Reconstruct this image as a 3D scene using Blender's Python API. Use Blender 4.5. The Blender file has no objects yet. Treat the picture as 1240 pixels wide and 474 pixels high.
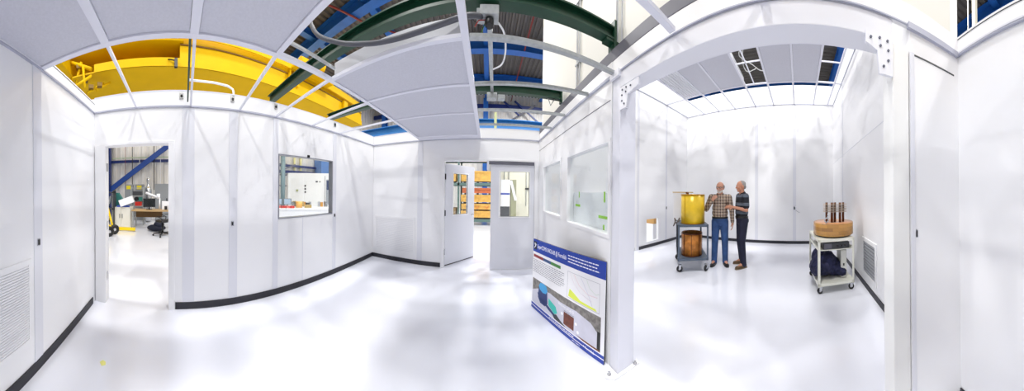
import bpy, bmesh, math, random
from mathutils import Vector, Matrix
random.seed(7)
PI = math.pi
scn = bpy.context.scene
COL = scn.collection
EYE = 1.55

# ------------------------------------------------------------------ materials
MATS = {}
def mat(name, col, rough=0.5, metal=0.0, var=0.0, vscale=6.0, bump=0.0, bscale=60.0, coat=0.0, spec=0.5, emit=None, estr=0.0, trans=0.0):
    if name in MATS: return MATS[name]
    m = bpy.data.materials.new(name); m.use_nodes = True
    nt = m.node_tree; b = nt.nodes['Principled BSDF']
    c = tuple((x/255.0)**2.2 for x in col)
    b.inputs['Base Color'].default_value = (*c, 1)
    b.inputs['Roughness'].default_value = rough
    b.inputs['Metallic'].default_value = metal
    b.inputs['Specular IOR Level'].default_value = spec
    b.inputs['Coat Weight'].default_value = coat
    b.inputs['Coat Roughness'].default_value = 0.08
    tc = None
    if var > 0 or bump > 0:
        tc = nt.nodes.new('ShaderNodeTexCoord')
    if var > 0:
        n = nt.nodes.new('ShaderNodeTexNoise'); n.inputs['Scale'].default_value = vscale; n.inputs['Detail'].default_value = 5
        nt.links.new(tc.outputs['Object'], n.inputs['Vector'])
        r = nt.nodes.new('ShaderNodeValToRGB')
        r.color_ramp.elements[0].position = 0.3; r.color_ramp.elements[1].position = 0.7
        r.color_ramp.elements[0].color = (*[x*(1-var) for x in c], 1)
        r.color_ramp.elements[1].color = (*[min(1, x*(1+var*0.6)) for x in c], 1)
        nt.links.new(n.outputs['Fac'], r.inputs['Fac']); nt.links.new(r.outputs['Color'], b.inputs['Base Color'])
    if bump > 0:
        n2 = nt.nodes.new('ShaderNodeTexNoise'); n2.inputs['Scale'].default_value = bscale; n2.inputs['Detail'].default_value = 3
        nt.links.new(tc.outputs['Object'], n2.inputs['Vector'])
        bp = nt.nodes.new('ShaderNodeBump'); bp.inputs['Strength'].default_value = bump; bp.inputs['Distance'].default_value = 0.01
        nt.links.new(n2.outputs['Fac'], bp.inputs['Height']); nt.links.new(bp.outputs['Normal'], b.inputs['Normal'])
    if emit:
        b.inputs['Emission Color'].default_value = (*[(x/255)**2.2 for x in emit], 1); b.inputs['Emission Strength'].default_value = estr
    MATS[name] = m
    return m

def glass_mat():
    m = bpy.data.materials.new('window_glass'); m.use_nodes = True
    nt = m.node_tree; nt.nodes.clear()
    o = nt.nodes.new('ShaderNodeOutputMaterial'); mx = nt.nodes.new('ShaderNodeMixShader')
    t = nt.nodes.new('ShaderNodeBsdfTransparent'); g = nt.nodes.new('ShaderNodeBsdfGlossy')
    mx.inputs[0].default_value = 0.05
    t.inputs['Color'].default_value = (0.96, 0.975, 0.97, 1); g.inputs['Roughness'].default_value = 0.02
    nt.links.new(t.outputs[0], mx.inputs[1]); nt.links.new(g.outputs[0], mx.inputs[2])
    nt.links.new(mx.outputs[0], o.inputs[0])
    return m
GLASS = glass_mat()

WALL = mat('white_panel', (233, 233, 235), 0.32, var=0.02, vscale=1.3)
WALL2 = mat('white_panel_batten', (216, 217, 224), 0.3)
FLOORM = mat('white_epoxy', (233, 235, 244), 0.16, var=0.03, vscale=0.9, bump=0.02, bscale=3.0, coat=0.3)
BASE = mat('black_vinyl', (38, 38, 46), 0.5)
GRID = mat('white_grid', (220, 221, 232), 0.4)
GALV = mat('galvanised_strut', (170, 174, 176), 0.4, metal=0.35, var=0.15, vscale=30)
FILT = mat('filter_screen', (196, 197, 208), 0.7, var=0.05, vscale=60)
HOUS = mat('filter_housing', (182, 184, 190), 0.35, metal=0.1)
BEAMW = mat('painted_steel', (226, 227, 234), 0.4)
GREEN = mat('green_steel', (22, 62, 44), 0.35, var=0.12, vscale=9)
BLUE = mat('blue_steel', (34, 92, 168), 0.45, var=0.1, vscale=3)
BLUED = mat('dark_blue_steel', (24, 44, 104), 0.45)
YEL = mat('crane_yellow', (216, 172, 0), 0.6, var=0.05, vscale=2, spec=0.15)
DECK = mat('roof_deck', (92, 88, 84), 0.7, var=0.1, vscale=2)
TUBE = mat('grey_tube', (94, 94, 104), 0.5, var=0.08, vscale=5)
BLK = mat('black_plastic', (24, 24, 26), 0.4)
DGREY = mat('dark_grey', (62, 64, 68), 0.5)
CHROME = mat('bright_steel', (196, 198, 202), 0.25, metal=0.9)
CORR = mat('corrugated_siding', (222, 219, 214), 0.5, var=0.04, vscale=2)
CREAM = mat('cream_wall', (226, 222, 204), 0.6)
HOSE = mat('grey_hose', (82, 84, 92), 0.5)
WHITEP = mat('white_plastic', (235, 236, 240), 0.4)

# ------------------------------------------------------------------ mesh builder
class MB:
    def __init__(s): s.bm = bmesh.new()
    def box(s, x0, x1, y0, y1, z0, z1, M=None):
        c = [(x0,y0,z0),(x1,y0,z0),(x1,y1,z0),(x0,y1,z0),(x0,y0,z1),(x1,y0,z1),(x1,y1,z1),(x0,y1,z1)]
        v = [s.bm.verts.new((M @ Vector(p)) if M else p) for p in c]
        for f in ((0,3,2,1),(4,5,6,7),(0,1,5,4),(1,2,6,5),(2,3,7,6),(3,0,4,7)):
            s.bm.faces.new([v[i] for i in f])
        return s
    def obox(s, c, sx, sy, sz, rz=0.0, rx=0.0, ry=0.0):
        M = Matrix.Translation(c) @ Matrix.Rotation(rz,4,'Z') @ Matrix.Rotation(ry,4,'Y') @ Matrix.Rotation(rx,4,'X')
        return s.box(-sx/2,sx/2,-sy/2,sy/2,-sz/2,sz/2,M)
    def bar(s, a, b, w, h, up=(0,0,1)):
        a = Vector(a); b = Vector(b); d = (b-a); L = d.length; d.normalize()
        u = Vector(up); 
        if abs(d.dot(u)) > 0.98: u = Vector((1,0,0))
        r = d.cross(u).normalized(); u = r.cross(d).normalized()
        M = Matrix(((d.x,r.x,u.x,a.x),(d.y,r.y,u.y,a.y),(d.z,r.z,u.z,a.z),(0,0,0,1)))
        return s.box(0,L,-w/2,w/2,-h/2,h/2,M)
    def tube(s, pts, r, n=12, cap=True, radii=None):
        pts = [Vector(p) for p in pts]; rings = []
        t0 = (pts[1]-pts[0]).normalized()
        u = t0.orthogonal().normalized()
        for i, p in enumerate(pts):
            if i == 0: t = pts[1]-pts[0]
            elif i == len(pts)-1: t = pts[-1]-pts[-2]
            else: t = (pts[i+1]-pts[i]).normalized()+(pts[i]-pts[i-1]).normalized()
            t.normalize(); u = (u - t*u.dot(t)).normalized(); w = t.cross(u)
            rr = radii[i] if radii else r
            rings.append([s.bm.verts.new(p+(u*math.cos(2*PI*k/n)+w*math.sin(2*PI*k/n))*rr) for k in range(n)])
        for a, b in zip(rings, rings[1:]):
            for k in range(n):
                f = s.bm.faces.new((a[k],a[(k+1)%n],b[(k+1)%n],b[k])); f.smooth = True
        if cap:
            s.bm.faces.new(list(reversed(rings[0]))); s.bm.faces.new(rings[-1])
        return s
    def lathe(s, prof, n=32, M=None, close=False):
        rings = []
        for r, z in prof:
            rings.append([s.bm.verts.new((M or Matrix()) @ Vector((max(r,1e-4)*math.cos(2*PI*k/n), max(r,1e-4)*math.sin(2*PI*k/n), z))) for k in range(n)])
        for a, b in zip(rings, rings[1:]):
            for k in range(n):
                f = s.bm.faces.new((a[k],a[(k+1)%n],b[(k+1)%n],b[k])); f.smooth = True
        if not close:
            s.bm.faces.new(list(reversed(rings[0]))); s.bm.faces.new(rings[-1])
        else:
            for k in range(n): s.bm.faces.new((rings[-1][k],rings[-1][(k+1)%n],rings[0][(k+1)%n],rings[0][k]))
        return s
    def ell(s, c, r, rot=None, seg=20, ring=14):
        M = Matrix.Translation(c)
        if rot is not None: M = M @ rot.to_4x4()
        M = M @ Matrix.Diagonal((*r,1))
        res = bmesh.ops.create_uvsphere(s.bm, u_segments=seg, v_segments=ring, radius=1.0, matrix=M)
        for v in res['verts']:
            for f in v.link_faces: f.smooth = True
        return s
    def cap(s, a, ra, b, rb, n=14, sx=1.0):
        a = Vector(a); b = Vector(b); d = b-a; L = max(d.length,1e-5); d.normalize()
        pts = []; rad = []
        for k in range(1,6):
            t = PI/2*(k/6); pts.append(a - d*ra*math.cos(t)); rad.append(ra*math.sin(t))
        pts.append(a); rad.append(ra); pts.append(b); rad.append(rb)
        for k in range(5,0,-1):
            t = PI/2*(k/6); pts.append(b + d*rb*math.cos(t)); rad.append(rb*math.sin(t))
        return s.tube(pts, 0, n, True, rad)
    def prism(s, poly, z0, z1, M=None):
        M = M or Matrix()
        a = [s.bm.verts.new(M @ Vector((x,y,z0))) for x,y in poly]; b = [s.bm.verts.new(M @ Vector((x,y,z1))) for x,y in poly]
        n = len(poly)
        s.bm.faces.new(list(reversed(a))); s.bm.faces.new(b)
        for k in range(n): s.bm.faces.new((a[k],a[(k+1)%n],b[(k+1)%n],b[k]))
        return s
    def build(s, name, m, parent=None, bevel=0.0, smooth=False):
        me = bpy.data.meshes.new(name)
        bmesh.ops.recalc_face_normals(s.bm, faces=s.bm.faces[:])
        s.bm.to_mesh(me); s.bm.free()
        o = bpy.data.objects.new(name, me); COL.objects.link(o)
        if m: me.materials.append(m)
        if parent: o.parent = parent
        if smooth:
            for p in me.polygons: p.use_smooth = True
        if bevel > 0:
            b = o.modifiers.new('bevel','BEVEL'); b.width = bevel; b.segments = 2; b.limit_method = 'ANGLE'
        return o

def tag(o, label=None, cat=None, group=None, kind=None):
    if label: o['label'] = label
    if cat: o['category'] = cat
    if group: o['group'] = group
    if kind: o['kind'] = kind
    return o
def thing(name, label, cat, loc=(0,0,0), rz=0.0, group=None, kind=None):
    o = bpy.data.objects.new(name, None); COL.objects.link(o); o.empty_display_size = 0.1
    o.location = loc; o.rotation_euler = (0,0,rz)
    return tag(o, label, cat, group, kind)
def copy_tree(o, parent=None):
    c = o.copy(); COL.objects.link(c)
    if parent: c.parent = parent
    for ch in list(o.children): copy_tree(ch, c)
    return c

# ------------------------------------------------------------------ room numbers
XW, XE = -1.09, 3.933         # west / east inner faces
YN, YS, YF = 2.545, -1.044, -6.224
ZG, ZF = 2.60, 4.386          # ceiling grid heights
T = 0.08

def wall(name, axis, c0, c1, u0, u1, z0, z1, holes, m, label, cat='wall'):
    """box wall with rectangular openings; axis 'x': wall runs along x, thickness c0..c1 in y"""
    us = sorted({u0,u1,*[h[0] for h in holes],*[h[1] for h in holes]}); zs = sorted({z0,z1,*[h[2] for h in holes],*[h[3] for h in holes]})
    us = [u for u in us if u0<=u<=u1]; zs = [z for z in zs if z0<=z<=z1]
    mb = MB(); bm = mb.bm; V = {}
    def solid(i,j):
        if i<0 or j<0 or i>=len(us)-1 or j>=len(zs)-1: return False
        uc=(us[i]+us[i+1])/2; zc=(zs[j]+zs[j+1])/2
        return not any(h[0]<uc<h[1] and h[2]<zc<h[3] for h in holes)
    def v(i,j,k):
        if (i,j,k) not in V:
            c = (c0,c1)[k]; V[(i,j,k)] = bm.verts.new((us[i],c,zs[j]) if axis=='x' else (c,us[i],zs[j]))
        return V[(i,j,k)]
    for i in range(len(us)-1):
        for j in range(len(zs)-1):
            if not solid(i,j): continue
            bm.faces.new((v(i,j,0),v(i+1,j,0),v(i+1,j+1,0),v(i,j+1,0))); bm.faces.new((v(i,j,1),v(i,j+1,1),v(i+1,j+1,1),v(i+1,j,1)))
            if not solid(i-1,j): bm.faces.new((v(i,j,0),v(i,j+1,0),v(i,j+1,1),v(i,j,1)))
            if not solid(i+1,j): bm.faces.new((v(i+1,j,0),v(i+1,j,1),v(i+1,j+1,1),v(i+1,j+1,0)))
            if not solid(i,j-1): bm.faces.new((v(i,j,0),v(i,j,1),v(i+1,j,1),v(i+1,j,0)))
            if not solid(i,j+1): bm.faces.new((v(i,j+1,0),v(i+1,j+1,0),v(i+1,j+1,1),v(i,j+1,1)))
    o = mb.build(name, m); tag(o, label, cat, kind='structure')
    return o

# ---- floor
fl = MB().box(-9, 17.2, -21, 11.1, -0.1, 0).build('floor', FLOORM); tag(fl, 'glossy white epoxy floor of the clean room and the hall around it', 'floor', kind='structure')

# ---- walls
wn = wall('wall_north', 'x', YN, YN+T, XW-T, XE+T, 0, 2.80, [(-0.955,-0.05,-1,2.135),(1.452,2.575,1.112,2.075)], WALL, 'white panel wall with the open doorway and the square window')
we = wall('wall_east', 'y', XE, XE+T, YS-T, YN, 0, 2.80, [(-0.955,0.865,-1,2.165)], WALL, 'white panel wall holding the pair of doors')
wef = wall('wall_east_far', 'y', XE, XE+T, YF, YS-T, 0, 5.0, [(-4.602,-4.087,0.168,0.81)], WALL, 'tall white wall of the far room with a small low opening')
ws = wall('wall_south', 'x', YS-T, YS, 1.451, XE, 0, 2.742, [(2.665,3.60,1.17,2.055),(1.455,2.461,1.137,2.055)], WALL, 'white partition wall with two windows beside the big opening')
wsw = wall('wall_south_side', 'x', YS-T, YS, XW, -0.66, 0, 2.742, [], WALL, 'narrow white wall panel right of the big opening')
wsu = wall('wall_upper_south', 'x', -1.16, -1.125, XW-T, XE+T, 2.742, 5.7, [], mat('tall_wall_paint',(218,217,210),0.55), 'tall white upper wall of the far room above the partition')
wwn = wall('wall_west', 'y', XW-T, XW, YS-T, YN, 0, 2.745, [], WALL, 'white panel wall with the large louvred grille')
wwf = wall('wall_west_far', 'y', XW-T, XW, YF, YS-T, 0, 5.0, [], WALL, 'tall white wall of the far room with a low vent')
wf = wall('wall_far', 'x', YF-T, YF, XW-T, XE+T, 0, 5.0, [], WALL, 'tall white back wall of the far room behind the two men')
hdr = MB().box(-0.66, 1.451, YS-0.03, YS-0.004, 2.605, 2.742).build('wall_header', WALL); tag(hdr, 'white strip of wall above the big opening', 'wall', kind='structure')

# battens, seams, latches as parts of the walls
def batten(parent, axis, u0, u1, c, z0, z1, d=0.006):
    mb = MB()
    if axis == 'x': mb.box(u0,u1,min(c,c+d),max(c,c+d),z0,z1)
    else: mb.box(min(c,c+d),max(c,c+d),u0,u1,z0,z1)
    return mb.build('batten', WALL2, parent)
for a, b in ((0.09,0.245),(0.706,0.821),(1.363,1.449),(2.585,2.67)):
    batten(wn, 'x', a, b, YN, 0.09, 2.59, -0.006)
batten(wn,'x',1.9,1.915,YN,0.09,1.10,-0.002)
batten(we,'y',1.327,1.438,XE,0.09,2.59,-0.006)
batten(wwn,'y',1.255,1.366,XW,0.09,2.59,0.006)
batten(wsw,'x',-0.69,-0.66,YS,0.0,2.44,0.006)
batten(wf,'x',1.30,1.40,YF,0.09,ZF,0.004); batten(wf,'x',0.09,0.19,YF,0.09,ZF,0.004)
batten(wef,'y',-5.02,-4.94,XE,0.09,ZF,-0.004); batten(wef,'y',-3.78,-3.70,XE,0.0,ZF,-0.004)
batten(wwf,'y',-4.9,-4.82,XW,0.09,ZF,0.004)
def seam_y(parent, c, y0, y1, z, d):
    MB().box(min(c,c+d),max(c,c+d),y0,y1,z-0.006,z+0.006).build('panel_seam', DGREY if d>0.0035 else WALL2, parent)
seam_y(wwf, XW, YF, -1.3, 2.52, 0.003)
MB().box(-1.045,-0.685,YS,YS+0.003,2.427,2.436).build('panel_seam', DGREY, wsw)
MB().box(1.47,XE-0.01,YS,YS+0.003,2.395,2.401).build('panel_seam', TUBE, ws)
MB().box(XW,XW+0.003,YS,YN,2.722,2.727).build('panel_seam', DGREY, wwn)
MB().box(XW+0.003,XW+0.02,YS,YN,2.60,2.612).build('panel_seam', WALL2, wwn)
def latch(parent, c, n, w=0.035, h=0.06):
    # recessed black latch; n = wall normal
    mb = MB(); x,y,z = c
    if abs(n[1]) > 0: mb.box(x-w/2,x+w/2,min(y,y+n[1]*0.008),max(y,y+n[1]*0.008),z-h/2,z+h/2)
    else: mb.box(min(x,x+n[0]*0.008),max(x,x+n[0]*0.008),y-w/2,y+w/2,z-h/2,z+h/2)
    l = mb.build('panel_latch', CHROME, parent)
    mb = MB()
    if abs(n[1]) > 0: mb.box(x-w*.3,x+w*.3,min(y+n[1]*0.008,y+n[1]*0.012),max(y+n[1]*0.008,y+n[1]*0.012),z-h*.38,z+h*.38)
    else: mb.box(min(x+n[0]*0.008,x+n[0]*0.012),max(x+n[0]*0.008,x+n[0]*0.012),y-w*.3,y+w*.3,z-h*.38,z+h*.38)
    mb.build('latch_slot', BLK, l)
latch(wn,(0.752,YN-0.006,1.09),(0,-1)); latch(wn,(2.63,YN-0.006,1.085),(0,-1)); latch(wwn,(XW+0.006,1.31,1.10),(1,0))
latch(wef,(XE,-4.99,1.10),(-1,0),0.05,0.09); latch(wf,(0.14,YF+0.004,1.12),(0,1),0.06,0.10); latch(wwf,(XW,-2.32,1.30),(1,0)); latch(wsw,(-0.70,YS,1.30),(0,1),0.01,0.05)
# small hook by far wall latch
MB().tube([(0.10,YF+0.01,1.05),(0.03,YF+0.03,1.0),(-0.02,YF+0.03,0.98)],0.008,8).build('wall_hook', CHROME, wf)

# baseboards
def baseb(name, boxes, label):
    mb = MB()
    for b in boxes: mb.box(*b)
    tag(mb.build(name, BASE, bevel=0.002), label, 'baseboard', kind='structure')
H = 0.088
baseb('baseboard_north', [(0.0,XE,YN-0.012,YN,0,H)], 'black vinyl baseboard under the square window')
baseb('baseboard_east', [(XE-0.012,XE,0.93,YN-0.012,0,H)], 'short black baseboard left of the double doors')
baseb('baseboard_west', [(XW,XW+0.012,YS,YN-0.1,0,H)], 'black baseboard under the louvred grille')
baseb('baseboard_east_far', [(XE-0.012,XE,YF,-3.79,0,H),(XE-0.012,XE,-3.62,YS-T,0,H)], 'black baseboard along the low opening of the far room')
baseb('baseboard_far', [(XW+0.012,XE-0.012,YF,YF+0.012,0,H)], 'black baseboard behind the two men')
baseb('baseboard_west_far', [(XW,XW+0.012,YF+0.012,YS-T,0,H)], 'black baseboard beside the cream cart')
# perimeter ledges (ceiling angle)
def trim(n, boxes, label, m=None, bevel=0.0):
    mb = MB()
    for b in boxes: mb.box(*b)
    return tag(mb.build('trim_%d'%n, m or GRID, bevel=bevel), label, 'trim', kind='structure')
LEDGE = mat('ledge_grey', (168, 170, 186), 0.45)
trim(1, [(XW,XE,YN-0.018,YN-0.0,2.592,2.612)], 'grey ceiling angle along the window wall', LEDGE)
trim(2, [(XE-0.018,XE,YS,YN-0.02,2.592,2.612)], 'grey ceiling angle above the double doors', LEDGE)
trim(3, [(XW,XW+0.018,YS,YN-0.02,2.588,2.600)], 'grey ceiling angle above the louvred grille', LEDGE)
trim(4, [(XW+0.02,-0.64,YS,YS+0.022,2.575,2.612),(-0.64,1.32,YS-0.003,YS+0.008,2.600,2.608),(1.46,XE-0.02,YS,YS+0.018,2.588,2.612)], 'grey ceiling angle above the big opening', LEDGE)
trim(5, [(XW,XE,YF,YF+0.018,ZF-0.008,ZF+0.012),(XE-0.018,XE,YF,YS-T-0.06,ZF-0.008,ZF+0.012),(XW,XW+0.018,YF,YS-T-0.06,ZF-0.008,ZF+0.012)], 'grey ceiling angle around the far room', LEDGE)
trim(6, [(XW,XE,YN-0.004,YN+T+0.004,2.80,2.812),(XE-0.004,XE+T+0.004,YS,YN,2.80,2.812)], 'white cap on the parapet above the window wall')

# doorway frame north
fr = MB(); fr.box(-1.075,-0.925,YN-0.03,YN+T+0.03,0,2.15)
FR = fr.build('trim_7', WALL, bevel=0.004); tag(FR,'white steel frame of the open doorway','door frame',kind='structure')
MB().box(-0.088,-0.01,YN-0.03,YN+T+0.03,0,2.13).box(-0.925,-0.01,YN-0.03,YN+T+0.03,2.128,2.165).build('frame_head', WALL, FR, bevel=0.004)
for z in (0.35,1.05,1.85):
    MB().box(-0.925,-0.921,YN+0.02,YN+0.07,z-0.055,z+0.055).build('hinge', CHROME, FR)

# east double door frame
f2 = MB().box(XE-0.02,XE+T+0.02,0.86,0.925,0,2.20).box(XE-0.02,XE+T+0.02,-1.015,-0.95,0,2.20).box(XE-0.02,XE+T+0.02,-0.95,0.86,2.16,2.20).build('trim_8', WALL, bevel=0.003)
tag(f2,'white steel frame around the pair of doors','door frame',kind='structure')
MB().box(XE-0.035,XE-0.02,-0.94,-0.02,2.09,2.155).build('door_closer_plate', TUBE, f2)
MB().box(XE-0.05,XE-0.02,-0.03,0.01,1.98,2.155).build('closer_bracket', WALL2, f2)
DOORM = mat('door_grey', (214,215,222), 0.4)
def door_leaf(name, label, loc, rz, win, flip):
    # leaf built along local +X from the hinge, thickness in Y
    r = thing(name, label, 'door', loc, rz, kind='structure')
    w, h, t = 0.875, 2.12, 0.045
    x0,x1,z0,z1 = win
    mb = MB(); mb.box(0,w,0,t,0.015,z0); mb.box(0,w,0,t,z1,h); mb.box(0,x0,0,t,z0,z1); mb.box(x1,w,0,t,z0,z1)
    mb.build('leaf', DOORM, r)
    MB().box(x0-0.02,x0,-0.006,t+0.006,z0-0.02,z1+0.02).box(x1,x1+0.02,-0.006,t+0.006,z0-0.02,z1+0.02).box(x0,x1,-0.006,t+0.006,z0-0.02,z0).box(x0,x1,-0.006,t+0.006,z1,z1+0.02).build('window_frame', WALL, r)
    MB().box(x0,x1,t/2-0.003,t/2+0.003,z0,z1).build('window_pane', GLASS, r)
    MB().box(0.005,w-0.005,-0.003,0,0.015,0.03).build('door_sweep', BLK, r)
    for z in (0.3,1.1,1.85):
        MB().box(-0.012,0.012,-0.012,t*.6,z-0.06,z+0.06).build('hinge', CHROME if z<1 else BLK, r)
    return r
d1 = door_leaf('door_1','grey-white door leaf swung open outward with a small window', (XE+0.05,0.853,0), math.radians(-39), (0.22,0.66,1.05,1.93), 1)
hd = MB().tube([(0.81,-0.0,1.02),(0.81,-0.05,1.02),(0.72,-0.055,1.02)],0.01,10).build('door_handle', CHROME, d1)
d2 = door_leaf('door_2','closed grey-white door leaf with a window beside the poster', (XE+0.03,-0.945,0), math.radians(90), (0.10,0.695,1.06,1.955), 0)

# north window
def win_frame(name, axis, c0, c1, u0, u1, z0, z1, fw, label, m=None):
    mb = MB()
    def b(a0,a1,z_0,z_1):
        if axis=='x': mb.box(a0,a1,c0,c1,z_0,z_1)
        else: mb.box(c0,c1,a0,a1,z_0,z_1)
    b(u0-fw,u0,z0-fw,z1+fw); b(u1,u1+fw,z0-fw,z1+fw); b(u0,u1,z0-fw,z0); b(u0,u1,z1,z1+fw)
    r = mb.build(name, m or WALL); tag(r, label, 'window', kind='structure')
    cm=(c0+c1)/2
    mb = MB()
    if axis=='x': mb.box(u0,u1,cm-0.003,cm+0.003,z0,z1)
    else: mb.box(cm-0.003,cm+0.003,u0,u1,z0,z1)
    mb.build('window_pane', GLASS, r)
    return r
w1 = win_frame('window_1','x',YN-0.008,YN+T+0.005,1.468,2.56,1.125,2.062,0.014,'square window looking out at the machines', mat('alu_frame',(150,152,160),0.35,metal=0.5))
MB().box(1.985,2.03,YN-0.02,YN-0.006,2.07,2.11).build('window_clip', BLK, w1)
w2 = win_frame('window_2','x',YS-T-0.005,YS+0.008,2.70,3.565,1.205,2.02,0.035,'partition window nearest the double doors, no tape on it')
w3 = win_frame('window_3','x',YS-T-0.005,YS+0.008,1.49,2.43,1.172,2.02,0.035,'partition window beside the post with strips of green tape')

# ------------------------------------------------------------------ post, beam, gussets
pb = thing('steel_portal_frame','white steel portal frame around the big opening to the far room','steel frame',(0,0,0))
MB().box(1.338,1.449,-1.235,-1.052,0,2.742).build('post', mat('post_white',(222,223,232),0.4), pb, bevel=0.004)
MB().box(-0.655,-0.54,-1.19,-1.05,0,2.455).build('post', mat('post_cream',(228,228,226),0.4), pb, bevel=0.004)
MB().box(-0.54,1.338,-1.187,-1.05,2.462,2.60).build('lintel_beam', BEAMW, pb, bevel=0.004)
bpo = MB().prism([(1.31,-1.0),(1.36,-0.95),(1.47,-0.965),(1.47,-1.04),(1.336,-1.05),(1.336,-1.24),(1.36,-1.29),(1.30,-1.27)],0,0.014).build('base_plate', WALL, pb)
for p in ((1.375,-0.99),(1.318,-1.235)):
    MB().lathe([(0.016,0.014),(0.016,0.018),(0.010,0.02),(0.010,0.034),(0.002,0.036)],16,Matrix.Translation((p[0],p[1],0))).build('anchor_bolt', CHROME, pb)
def gusset(x, s, w, zt=2.485, k=1.0):
    poly = [(0,0),(w,0),(w,-0.07*k),(0.10,-0.105*k),(0.085,-0.235*k),(0,-0.235*k)]
    M = Matrix(((s,0,0,x),(0,0,-1,YS-0.012),(0,1,0,zt),(0,0,0,1)))
    g = MB().prism(poly,-0.012,0.006,M).build('gusset_plate', BEAMW, pb)
    for (a,b) in ((0.035,-0.035),(0.085,-0.03),(0.14,-0.04),(0.03,-0.09),(0.08,-0.075),(0.03,-0.15),(0.06,-0.19)):
        MB().tube([(x+s*a,YS-0.006,zt+b*k),(x+s*a,YS+0.006,zt+b*k)],0.0075,8).build('bolt', mat('bolt_grey',(84,86,100),0.4,metal=0.5), g)
gusset(1.335,-1,0.23,2.452,0.80); gusset(-0.54,1,0.17)
# corner plates under grid at post top
MB().box(1.33,1.455,YS-0.004,YS+0.022,2.56,2.62).build('cap_plate', BEAMW, pb)

# grey tube beam on top of partition, conduits on the tall wall
gt = MB().box(0.25,XE-0.005,-1.122,-1.046,2.744,2.856).build('grey_tube_beam', TUBE, bevel=0.004); tag(gt,'long dark grey steel tube lying along the top of the partition','beam')
cn = MB().tube([(2.32,-1.108,2.93),(2.32,-1.108,5.6)],0.012,8).tube([(2.25,-1.108,2.93),(2.25,-1.108,5.6)],0.010,8).build('wall_conduit', WHITEP); tag(cn,'pair of thin conduits climbing the tall white wall above the partition','conduit')
for z in (3.2,4.0,4.8): MB().box(2.225,2.345,-1.125,-1.09,z,z+0.02).build('conduit_clip', GALV, cn)
c2 = MB().tube([(1.47,-1.108,2.93),(1.47,-1.108,5.6)],0.010,8).tube([(1.40,-1.112,2.93),(1.40,-1.112,5.6)],0.007,8).build('wall_conduit', WHITEP); tag(c2,'thin white conduit rising above the post and the green beam end','conduit')

# ------------------------------------------------------------------ ceiling grids
cg = thing('ceiling_grid','white and galvanised ceiling grid of the near room','ceiling grid',(0,0,0))
def gbar(p, q, w, h, m, parent): 
    MB().bar(p,q,w,h).build('grid_bar', m, parent)
z = ZG+0.014
for y, a, b, w, m in ((1.372,XW+0.02,XE-0.02,0.045,GRID),(0.160,XW+0.02,0.745,0.05,GRID),(0.163,0.79,XE-0.02,0.05,GRID)):
    gbar((a,y,z),(b,y,z),w,0.028,m,cg)
for x, w in ((-0.495,0.06),(0.128,0.06),(0.765,0.042),(1.355,0.035),(1.953,0.035),(2.66,0.035)):
    gbar((x,0.19,z),(x,1.348,z),w,0.028,GRID,cg)
for x0,x1,w in ((-0.492,-0.50,0.024),(0.135,0.195,0.024),(0.765,0.845,0.024),(1.345,1.405,0.024),(2.00,2.09,0.024),(2.68,2.75,0.024)):
    gbar((x0,1.396,z),(x1,YN-0.02,z),w,0.024,GRID,cg)
for x0,x1 in ((1.36,1.41),(1.955,1.87),(2.58,2.52),(3.13,3.10)):
    gbar((x0,0.135,z),(x1,YS+0.02,z),0.04,0.026,GALV,cg)
gbar((0.775,0.135,z),(0.767,YS+0.02,z),0.045,0.026,GRID,cg)
gbar((0.20,0.135,z),(0.19,YS+0.02,z),0.045,0.026,GRID,cg)
gbar((0.78,1.29,2.68),(1.33,1.30,2.68),0.02,0.02,GALV,cg)
MB().box(3.70,XE-0.02,0.19,1.348,2.60,2.61).build('filler_strip', GRID, cg)
def ffu(name, x0,x1,y0,y1,z0,label,hh=0.165,m=None):
    r = thing(name,label,'filter unit',((x0+x1)/2,(y0+y1)/2,z0), group=None)
    w,d = (x1-x0)/2,(y1-y0)/2
    MB().box(-w,w,-d,d,0.012,hh).box(-w*0.5,w*0.5,-d*0.6,d*0.6,hh,hh+0.04).build('housing', HOUS, r, bevel=0.003)
    MB().box(-w,w,-d,d,0.004,0.012).build('filter_screen', m or FILT, r)
    return r
zb = ZG+0.028
for (a,b,l) in ((-1.07,-0.53,'grey filter panel next to the louvred wall'),(-0.462,0.095,'grey perforated filter panel second from the louvred wall'),(0.162,0.742,'grey filter panel just before the open ceiling bay with the hose'),
              (1.375,1.934,'large grey filter unit with its white side exposed beside the hose'),(1.972,2.641,'grey filter unit, middle of the three towards the double doors'),(2.68,3.70,'grey filter unit nearest the double doors')):
    ffu('fan_filter_unit',a,b,0.19,1.346,zb-0.02,l)
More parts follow.
